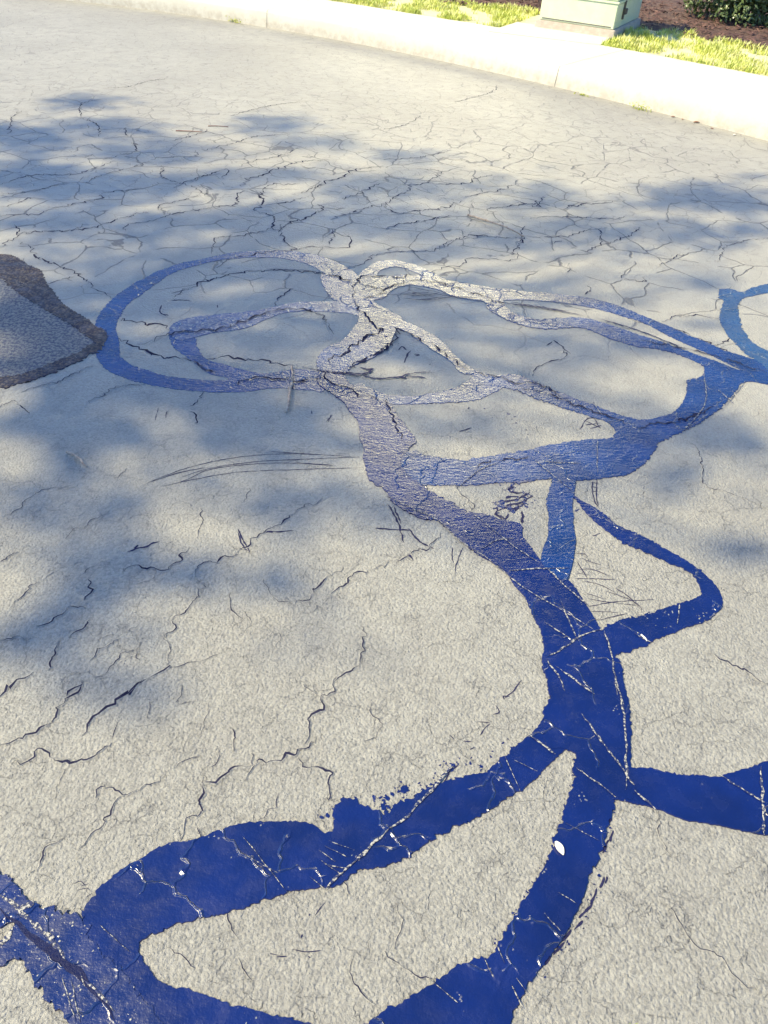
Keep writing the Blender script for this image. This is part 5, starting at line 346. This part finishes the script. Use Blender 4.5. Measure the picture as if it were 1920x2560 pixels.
# ---------------------------------------------------------------- tar strips
def blob_outline(cx, cy, r, rnd):
    n = rnd.randint(7, 11); ph = rnd.uniform(0, 6); st = rnd.uniform(.5, 1)
    a0 = rnd.uniform(0, 3.1); o = []
    for i in range(n):
        a = 6.2832*i/n; rr = r*(.3+.8*rnd.random()); x = rr*math.cos(a); y = rr*st*math.sin(a)
        o.append(Vector((cx + x*math.cos(a0)-y*math.sin(a0), cy + x*math.sin(a0)+y*math.cos(a0))))
    return o
def add_slab(V, Fc, pts, z, z0=0.0002, bev=.0008):
    n = len(pts); base = len(V)
    area = sum(pts[i].x*pts[(i+1) % n].y - pts[(i+1) % n].x*pts[i].y for i in range(n))
    if area < 0: pts = pts[::-1]
    inner = []
    for i, a in enumerate(pts):
        t = pts[(i+1) % n] - pts[i-1]; t = t.normalized() if t.length > 1e-9 else Vector((1, 0)); inner.append(a + Vector((-t.y, t.x))*bev)
    V += [(p.x, p.y, z0) for p in pts] + [(p.x, p.y, z) for p in inner]
    for i in range(n):
        j = (i+1) % n; Fc.append((base+i, base+j, base+n+j, base+n+i))
    for t in tessellate_polygon([[Vector((p.x, p.y, 0)) for p in inner]]):
        a, b, c_ = (inner[k] for k in t)
        cr = (b-a).cross(c_-a)
        Fc.append(tuple(base+n+k for k in (t if cr > 0 else t[::-1])))
V = []; Fc = []; add_slab(V, Fc, [a + Vector((noise.noise(Vector((a.x*30, a.y*30, 1))), noise.noise(Vector((a.x*30, a.y*30, 7)))))*.012 for a in add_patch], .0009)
mesh_obj('rough_patch', V, Fc, M['rough_asphalt'], parent=road)
MATOF = {**{k: 'tar_sky_sheen' for k in (0, 2, 3, 4, 5, 6, 7, 8, 9, 12)}, 1: 'tar_worn', 17: 'tar_grit_glint', 18: 'tar_brown', 19: 'tar_brown', 10: 'tar_green', 15: 'tar'}
SCRAPE_OF = {}
tars = []
for i, (pts, rough, h, label) in enumerate(STRIPS):
    p = catmull(pts, True, .0045)
    q = []
    for a in p:
        f = 95.; f2 = 260.
        patch = .45 + 1.3*max(0, noise.noise(Vector((a.x*3.1, a.y*3.1, i*7.))) + .35)
        dx = noise.noise(Vector((a.x*f, a.y*f, i))) + .9*noise.noise(Vector((a.x*f2, a.y*f2, i+9.)))
        dy = noise.noise(Vector((a.x*f, a.y*f, i+31.))) + .9*noise.noise(Vector((a.x*f2, a.y*f2, i+40.)))
        q.append(a + Vector((dx, dy))*rough*1.35*patch + Vector((noise.noise(Vector((a.x*14, a.y*14, i))), noise.noise(Vector((a.x*14, a.y*14, i+5.)))))*.006)
    V = []; Fc = []
    add_slab(V, Fc, q, h/1000 + i*.00007)
    cx = sum(a.x for a in p)/len(p); cy = sum(a.y for a in p)/len(p)
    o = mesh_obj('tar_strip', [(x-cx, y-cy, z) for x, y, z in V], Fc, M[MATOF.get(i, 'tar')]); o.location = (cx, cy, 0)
    tag(o, label, 'tar strip', 'tar strips sealing the cracks in the road'); tars.append(o)
def ribbonlines(lines, z, taper=True, brk=0., seed=0, bead=.0006):
    V = []; Fc = []
    for li, (pts, wd) in enumerate(lines):
        p = catmull(pts, False, min(.008, max(.0008, (Vector(pts[0])-Vector(pts[-1])).length/6))); n = len(p)
        if n < 2: continue
        base = len(V); prev = False; on = []
        for i, a in enumerate(p):
            t = (p[min(i+1, n-1)] - p[max(i-1, 0)]).normalized(); nn = Vector((-t.y, t.x))
            e = min(1, 5*min(i, n-1-i)/n + .15) if taper else 1
            nz = noise.noise(Vector((a.x*70, a.y*70, li+seed)))
            h = wd*.5*e*max(.12, .8 + .9*nz)
            jj = noise.noise(Vector((a.x*50, a.y*50, li+seed+77.)))*wd*.7
            b0 = a + nn*(jj-h); b1 = a + nn*(jj+h); bm = a + nn*jj
            V += [(b0.x, b0.y, z), (bm.x, bm.y, z+bead), (b1.x, b1.y, z)]
            on.append(noise.noise(Vector((a.x*32, a.y*32, li*2.3+seed+3.))) > brk)
        for i in range(n-1):
            if on[i]: Fc += [(base+3*i, base+3*i+1, base+3*i+4, base+3*i+3), (base+3*i+1, base+3*i+2, base+3*i+5, base+3*i+4)]
    return V, Fc
def nearest(pt, allow=None):
    best = None
    for i, (pts, *_r) in enumerate(STRIPS):
        inside = False; n = len(pts); x, y = pt
        for k in range(n):
            (x1, y1), (x2, y2) = pts[k], pts[(k+1) % n]
            if (y1 > y) != (y2 > y) and x < (x2-x1)*(y-y1)/(y2-y1)+x1: inside = not inside
        if inside: best = i
    return best
TOPZ = .0064
# dark cracks that have opened again through the sealant, and pale trowel scrapes with a few painted ridge glints: parts of the strip they run in
byst = {}
for pts, wd in OVER: byst.setdefault((nearest(pts[len(pts)//2]), 'c'), []).append((pts, wd))
for pts, wd in SCRAPES_GLINTS: byst.setdefault((nearest(Vector(pts[0]).lerp(Vector(pts[-1]), .5)), 's'), []).append((pts, wd))
for (i, k), lines in sorted(byst.items(), key=str):
    z = .0052
    par = tars[i] if i is not None else (road if k == 'c' else tars[15])
    for l in lines:
        if k == 'c': V, Fc, mi = crack_mesh([l], z, 1.0, False); mat = M['groove' if l[1] > .0095 else 'crack']; nm = 'reopened_crack'
        else: V, Fc = ribbonlines([l], z, brk=-9, seed=hash(l[1]) % 7 + l[0][0][0]*10); mat = M['scrape_glint']; nm = 'scrape_glint_mark'
        if par is road: V = [(a, b, c_-.0046) for a, b, c_ in V]
        if V: mesh_obj(nm, V, Fc, mat, parent=par)
# spatter of sealant beside the strips
rnd = random.Random(3)
for i, (pts, hw, cnt, mr_) in enumerate(SPATTER):
    p = catmull(pts, False, .01); V = []; Fc = []
    for k in range(cnt):
        j = rnd.randrange(len(p)); a = p[j]; t = (p[min(j+1, len(p)-1)] - p[max(j-1, 0)]).normalized(); nn = Vector((-t.y, t.x))
        u = rnd.gauss(0, hw*.5); c_ = a + nn*u; r = mr_*(.12 + .88*rnd.random()**2.0)*max(.2, 1.15-abs(u)/hw)
        add_slab(V, Fc, catmull(blob_outline(c_.x, c_.y, r, rnd), True, .0025), .0010+.000004*k, bev=r*.12)
    par = tars[nearest_owner[i]]
    mesh_obj('sealant_spatter', V, Fc, M['tar'], parent=par)['kind'] = 'stuff'
# dark smears and scratches on the asphalt
for i, (label, lines, wd) in enumerate(SMEARS):
    cx, cy = lines[0][len(lines[0])//2]
    e = empty('tar_smear', (cx, cy, 0), label, 'tar smear', 'dark tar smears and scratches on the asphalt')
    for j, l in enumerate(lines):
        V, Fc = ribbonlines([(l, wd)], .0056 if i in (8, 9, 10) else .0009, brk=-9, seed=i*11+j, bead=.0002)
        if V: mesh_obj('streak', V, Fc, M['smear'], parent=e)

# ================================================================ THINGS
def tube(pts, radii, seg=7):
    V = []; Fc = []; n = len(pts)
    for i, p in enumerate(pts):
        p = Vector(p); t = (Vector(pts[min(i+1, n-1)]) - Vector(pts[max(i-1, 0)])).normalized()
        u = t.cross(Vector((0, 0, 1))); u = u.normalized() if u.length > .01 else Vector((1, 0, 0)); v = t.cross(u)
        for k in range(seg):
            a = 6.2832*k/seg; V.append(p + (u*math.cos(a) + v*math.sin(a))*radii[i])
    for i in range(n-1):
        for k in range(seg): Fc.append((i*seg+k, i*seg+(k+1) % seg, (i+1)*seg+(k+1) % seg, (i+1)*seg+k))
    Fc.append(tuple(range(seg))[::-1]); Fc.append(tuple((n-1)*seg+k for k in range(seg)))
    return V, Fc
def twig(pts2, r, z, label, mat='twig', lift=.0, name='twig', cat='twig'):
    p = catmull(pts2, False, .015); n = len(p); rr = random.Random(len(label))
    P = []; Rr = []
    for i, a in enumerate(p):
        P.append(Vector((a.x + rr.gauss(0, r*.35), a.y + rr.gauss(0, r*.35), z + r + lift*math.sin(math.pi*i/max(1, n-1))))); Rr.append(r*(1.0 - .45*i/n)*(1 + .25*rr.random()))
    c0 = P[0].copy(); V, Fc = tube(P, Rr, 6); o = mesh_obj(name, [v-c0 for v in V], Fc, M[mat], smooth=True); o.location = c0
    return tag(o, label, cat)
for a in TWIGS: twig(*a)

# utility box ------------------------------------------------------------
BX = ((1.215, 9.204), (1.908, 8.868))
fl, fr = Vector(BX[0]), Vector(BX[1]); tx = (fr-fl).normalized(); ty = Vector((-tx.y, tx.x)); bw = (fr-fl).length; bd = .98; bh = .86; gz = .155
ub = empty('utility_box', (fl.x, fl.y, gz), 'pale green metal utility cabinet on a concrete base behind the pavement', 'utility box')
def bxp(name, u0, u1, v0, v1, z0, z1, mat, par, taper=0., bev=.006):
    bm = bmesh.new(); ins = taper
    vs = []
    for z, t in ((z0, 0), (z1, ins)):
        for u, v in ((u0+t, v0+t), (u1-t, v0+t), (u1-t, v1-t), (u0+t, v1-t)):
            q = fl + tx*u + ty*v; vs.append(bm.verts.new((q.x-fl.x, q.y-fl.y, z-gz)))
    for f in ((3, 2, 1, 0), (4, 5, 6, 7), (0, 1, 5, 4), (1, 2, 6, 5), (2, 3, 7, 6), (3, 0, 4, 7)): bm.faces.new([vs[k] for k in f])
    if bev: bmesh.ops.bevel(bm, geom=bm.edges[:], offset=bev, segments=2, affect='EDGES')
    me = bpy.data.meshes.new(name); bm.to_mesh(me); bm.free(); me.materials.append(mat); o = bpy.data.objects.new(name, me); C.objects.link(o); o.parent = par; return o
bxp('base', -.035, bw+.035, -.035, bd+.035, gz-.08, gz+.075, M['pad'], ub, .012)
bxp('lower_panel', 0, bw, 0, bd, gz+.077, gz+.285, M['paint'], ub)
bxp('flange', -.008, bw+.008, -.008, bd+.008, gz+.287, gz+.305, M['paint'], ub, bev=.003)
bxp('hood', .002, bw-.002, .002, bd-.002, gz+.307, gz+bh, M['paint'], ub, .02, .012)
lt = bxp('latch', bw+.001, bw+.016, .225, .262, gz+.14, gz+.30, M['latch'], ub, bev=.003)
lk = bxp('padlock', bw+.018, bw+.038, .215, .272, gz+.185, gz+.235, M['latch'], ub, bev=.004); lk.parent = lt
bxp('hasp', bw+.001, bw+.014, .262, .315, gz+.308, gz+.345, M['paint'], ub, bev=.003)
bxp('trim', .03, bw-.03, -.003, -.0005, gz+.09, gz+.098, M['seam'], ub, bev=0)

# concrete apron from the pavement to the cabinet
ap = []
for (u, v) in ((-.28, -.62), (bw+.02, -.45), (bw-.02, .02), (-.26, .10)):
    q = fl + tx*u + ty*v; ap.append((q.x, q.y, .1665))
apx = mesh_obj('apron', ap + [(x, y, .12) for x, y, z in ap], [(0, 1, 2, 3), (0, 4, 5, 1), (1, 5, 6, 2), (2, 6, 7, 3), (3, 7, 4, 0)], M['concrete']); tag(apx, kind='structure')

# grass ------------------------------------------------------------------
def in_apron(x, y):
    q = Vector((x, y)) - fl; u = q.dot(tx); v = q.dot(ty); return -.30 < u < bw+.02 and -.62 < v < bd+.02
def blades(name, count, x0, x1, o0, o1, h0, h1, mat, seed, dens=None):
    rr = random.Random(seed); V = []; Fc = []
    while len(Fc) < count*2:
        x = rr.uniform(x0, x1); dy = (kerb_y(x+.01)-kerb_y(x-.01))/.02; nn = Vector((-dy, 1)).normalized()
        oo = rr.uniform(0, 1); off = o0(x) + (o1(x)-o0(x))*oo; q = Vector((x, kerb_y(x))) + nn*off
        if in_apron(q.x, q.y): continue
        cl = noise.noise(Vector((q.x*2.6, q.y*2.6, 4.))) + .6*noise.noise(Vector((q.x*9, q.y*9, 8.)))
        if rr.random() > .30 + 1.1*cl: continue
        if dens and rr.random() > dens(oo): continue
        h = rr.uniform(h0, h1)*(.6 + .9*max(0, cl+.3)); a = rr.uniform(0, 6.283); ln = rr.uniform(.2, .9)*h; wd = rr.uniform(.003, .006)
        d = Vector((math.cos(a), math.sin(a))); s_ = Vector((-d.y, d.x))*wd; b = len(V); z = .14
        m1 = q + d*ln*.35; m2 = q + d*ln
        V += [(q.x-s_.x, q.y-s_.y, z), (q.x+s_.x, q.y+s_.y, z), (m1.x+s_.x*.8, m1.y+s_.y*.8, z+h*.6), (m1.x-s_.x*.8, m1.y-s_.y*.8, z+h*.6), (m2.x, m2.y, z+h)]
        Fc += [(b, b+1, b+2, b+3), (b+3, b+2, b+4)]
    o = mesh_obj(name, V, Fc, mat); return o
g = blades('grass', 60000, -4.5, 6.5, lambda x: paved(x)-.015, lambda x: verge_w(x)+.12, .02, .065, M['grass'], 11); tag(g, 'sunlit yellow green grass on the verge', 'grass', kind='stuff')
# mulch ------------------------------------------------------------------
rr = random.Random(5); V = []; Fc = []
for k in range(9000):
    x = rr.uniform(-4, 7); dy = (kerb_y(x+.01)-kerb_y(x-.01))/.02; nn = Vector((-dy, 1)).normalized(); q = Vector((x, kerb_y(x))) + nn*(verge_w(x) + rr.uniform(-.06, 2.2))
    if in_apron(q.x, q.y): continue
    l = rr.uniform(.012, .04); wd = rr.uniform(.004, .012); a = rr.uniform(0, 3.14); t = rr.uniform(-.4, .4)
    d = Vector((math.cos(a), math.sin(a), t))*l; s_ = Vector((-math.sin(a), math.cos(a), rr.uniform(-.4, .4)))*wd; c_ = Vector((q.x, q.y, .168+rr.random()*.014+ .01*abs(t))); b = len(V)
    V += [c_-d-s_, c_+d-s_, c_+d+s_, c_-d+s_, c_+Vector((0, 0, .006))]; Fc += [(b, b+1, b+4), (b+1, b+2, b+4), (b+2, b+3, b+4), (b+3, b, b+4)]
tag(mesh_obj('mulch', V, Fc, M['mulch']), 'dark reddish bark mulch in the planting bed', 'mulch', kind='stuff')

# shrubs -----------------------------------------------------------------
def leaf_geo(V, Fc, c_, n, l, wd, rr):
    """one folded leaf with a pointed tip"""
    n = n.normalized(); t = n.orthogonal().normalized(); t.rotate(Matrix.Rotation(rr.uniform(0, 6.28), 3, n)); s_ = n.cross(t)
    b = len(V); V += [c_-t*l*.5, c_-t*l*.05+s_*wd-n*l*.05, c_+t*l*.5-n*l*.10, c_-t*l*.05-s_*wd-n*l*.05, c_+n*l*.06]
    Fc += [(b, b+1, b+4), (b+1, b+2, b+4), (b+2, b+3, b+4), (b+3, b, b+4)]
def shrub(loc, rx, ry, rz, nl, size, label, seed, cz=.62):
    rr = random.Random(seed); e = empty('shrub', loc, label, 'shrub', 'leafy shrubs in the mulch bed')
    V = []; Fc = []; SV = []; SF = []
    lobes = [(Vector((rr.uniform(-.5, .5)*rx, rr.uniform(-.5, .5)*ry, rz*(cz + rr.uniform(-.25, .3)))), rr.uniform(.35, .6)) for _ in range(11)]
    for k in range(nl):
        lc, lr = rr.choice(lobes); d = Vector((rr.gauss(0, 1), rr.gauss(0, 1), rr.gauss(0, 1))).normalized(); r = rr.uniform(.55, 1.0)**.6
        c_ = lc + Vector((d.x*rx, d.y*ry, d.z*rz*.8))*lr*r
        if c_.z < .03: continue
        if noise.noise(c_*6 + Vector((seed, 0, 0))) < -.18: continue
        leaf_geo(V, Fc, c_, d + Vector((rr.gauss(0, .5), rr.gauss(0, .5), .5+rr.gauss(0, .4))), size*rr.uniform(.6, 1.25), size*.24, rr)
    mesh_obj('foliage', V, Fc, M['leaf']).parent = e
    for k in range(22):
        lc, lr = lobes[k % 11]; a = rr.uniform(0, 6.28); p0 = Vector((math.cos(a)*.12*rx, math.sin(a)*.12*ry, 0)); p3 = lc + Vector((rr.gauss(0, .25)*rx, rr.gauss(0, .25)*ry, 0)); p1 = p0.lerp(p3, .4) + Vector((0, 0, .1*rz))
        v, f = tube([p0, p1, p3], [.012, .009, .004], 5); b = len(SV); SV += v; SF += [tuple(b+i for i in q) for q in f]
    mesh_obj('stem', SV, SF, M['bark']).parent = e
for a in SHRUBS: shrub(*a)

# small plants and debris at the foot of the kerb ---------------------------
def weed(loc, w_, h_, n, label, seed, name='weed', mat='weed'):
    rr = random.Random(seed); V = []; Fc = []; t = Vector((1, -.75)).normalized()
    for k in range(n):
        u = rr.gauss(0, .4)*w_; c_ = Vector((t.x*u + rr.gauss(0, .008), t.y*u + rr.gauss(0, .008), .004 + abs(rr.gauss(0, .4))*h_))
        leaf_geo(V, Fc, c_, Vector((rr.gauss(0, .6), rr.gauss(0, .6), 1)), rr.uniform(.008, .022), .005, rr)
    o = mesh_obj(name, V, Fc, M[mat]); o.location = loc; return tag(o, label, 'weed', 'weeds at the foot of the kerb')
for a in WEEDS: weed(*a)
def curled_leaf(loc, l, rot, label, mat, name='dead_leaf', cat='leaf'):
    V = []; Fc = []; nu, nv_ = 9, 5
    for i in range(nu):
        u = i/(nu-1); wd = l*.26*math.sin(math.pi*min(1, u*.92+.06))**.8
        for j in range(nv_):
            v = j/(nv_-1)*2-1; x = (u-.5)*l; y = v*wd; V.append(Vector((x*math.cos(rot)-y*math.sin(rot), x*math.sin(rot)+y*math.cos(rot), .002 + v*v*wd*.55 + .10*l*(u-.4)**2)))
    for i in range(nu-1):
        for j in range(nv_-1): Fc.append((i*nv_+j, i*nv_+j+1, (i+1)*nv_+j+1, (i+1)*nv_+j))
    o = mesh_obj(name, V, Fc, M[mat], smooth=True); o.location = loc
    md = o.modifiers.new('thickness', 'SOLIDIFY'); md.thickness = .0008; return tag(o, label, cat)
for a in LEAVES: curled_leaf(*a)
def grass_tuft(loc, label):
    V = []; Fc = []; rr = random.Random(2)
    for k in range(3):
        a = -.2 + .5*k; h = (.075, .05, .03)[k]; d = Vector((math.cos(a), math.sin(a))); wd = .0035; b = len(V)
        for s_ in range(5):
            t = s_/4; ww = wd*(1-t**1.5); V += [(d.x*h*.2*t-d.y*ww, d.y*h*.2*t+d.x*ww, h*t), (d.x*h*.2*t, d.y*h*.2*t, h*t-.002), (d.x*h*.2*t+d.y*ww, d.y*h*.2*t-d.x*ww, h*t)]
        for s_ in range(4): Fc += [(b+3*s_, b+3*s_+1, b+3*s_+4, b+3*s_+3), (b+3*s_+1, b+3*s_+2, b+3*s_+5, b+3*s_+4)]
    o = mesh_obj('grass_tuft', V, Fc, M['weed']); o.location = loc; return tag(o, label, 'grass tuft')
grass_tuft(TUFT, 'single green grass blade poking up from the asphalt at the bottom edge')

# ---------------------------------------------------------------- the tree whose shade falls on the road (stands left of the road)
tb = Vector((-11.8, -.6, .1))
te = empty('shade_tree', tb, 'tall leafy tree standing left of the road', 'tree')
rr = random.Random(21); V = []; Fc = []; tips = []
a1 = Vector((-sdir.y, sdir.x, 0)).normalized(); a2 = sdir.cross(a1)
for gx, gy, ax, ay, bx_, by_, dn in SHADE:
    area = abs(ax*by_-ay*bx_)*math.pi*math.sin(SUN_EL); nl = int(area*1.25*(-math.log(1-min(.97, dn*1.1)))/.0050)
    d0 = 14.2 + rr.uniform(-1.6, 1.6)
    tips.append(Vector((gx, gy, 0)) + sdir*d0)
    for k in range(nl):
        while True:
            u, v = rr.gauss(0, .5), rr.gauss(0, .5)
            if u*u+v*v < 1.6: break
        g_ = Vector((gx + ax*u + bx_*v, gy + ay*u + by_*v, 0)); c_ = g_ + sdir*(d0 + rr.gauss(0, .55)) - tb
        leaf_geo(V, Fc, c_, Vector((rr.gauss(0, .5), rr.gauss(0, .5), 1)), rr.uniform(.10, .16), .035, rr)
mesh_obj('crown', V, Fc, M['tree_leaf']).parent = te
SV = []; SF = []
def branch(p0, p1, r0, r1, n=5):
    pts = [p0.lerp(p1, i/n) + Vector((rr.gauss(0, .08), rr.gauss(0, .08), .10*math.sin(math.pi*i/n)*(p1-p0).length*.5)) * (0 if i in (0, n) else 1) for i in range(n+1)]
    v, f = tube(pts, [r0 + (r1-r0)*i/n for i in range(n+1)], 7); b = len(SV); SV.extend(v); SF.extend(tuple(b+i for i in q) for q in f); return pts
cen = sum(tips, Vector())/len(tips) - tb
top = Vector((cen.x*.55, cen.y*.55, cen.z*.72)); branch(Vector((0, 0, -.1)), top, .26, .15)
hubs = []
for k in range(7):
    near = tips[k*len(tips)//7] - tb; h_ = top.lerp(near, .55); branch(top*(.6+.06*k), h_, .10, .05); hubs.append(h_)
for t in tips:
    q = t - tb; h_ = min(hubs, key=lambda a: (a-q).length); branch(h_, q, .03, .008, 4)
mesh_obj('trunk', SV, SF, M['bark'], smooth=True).parent = te
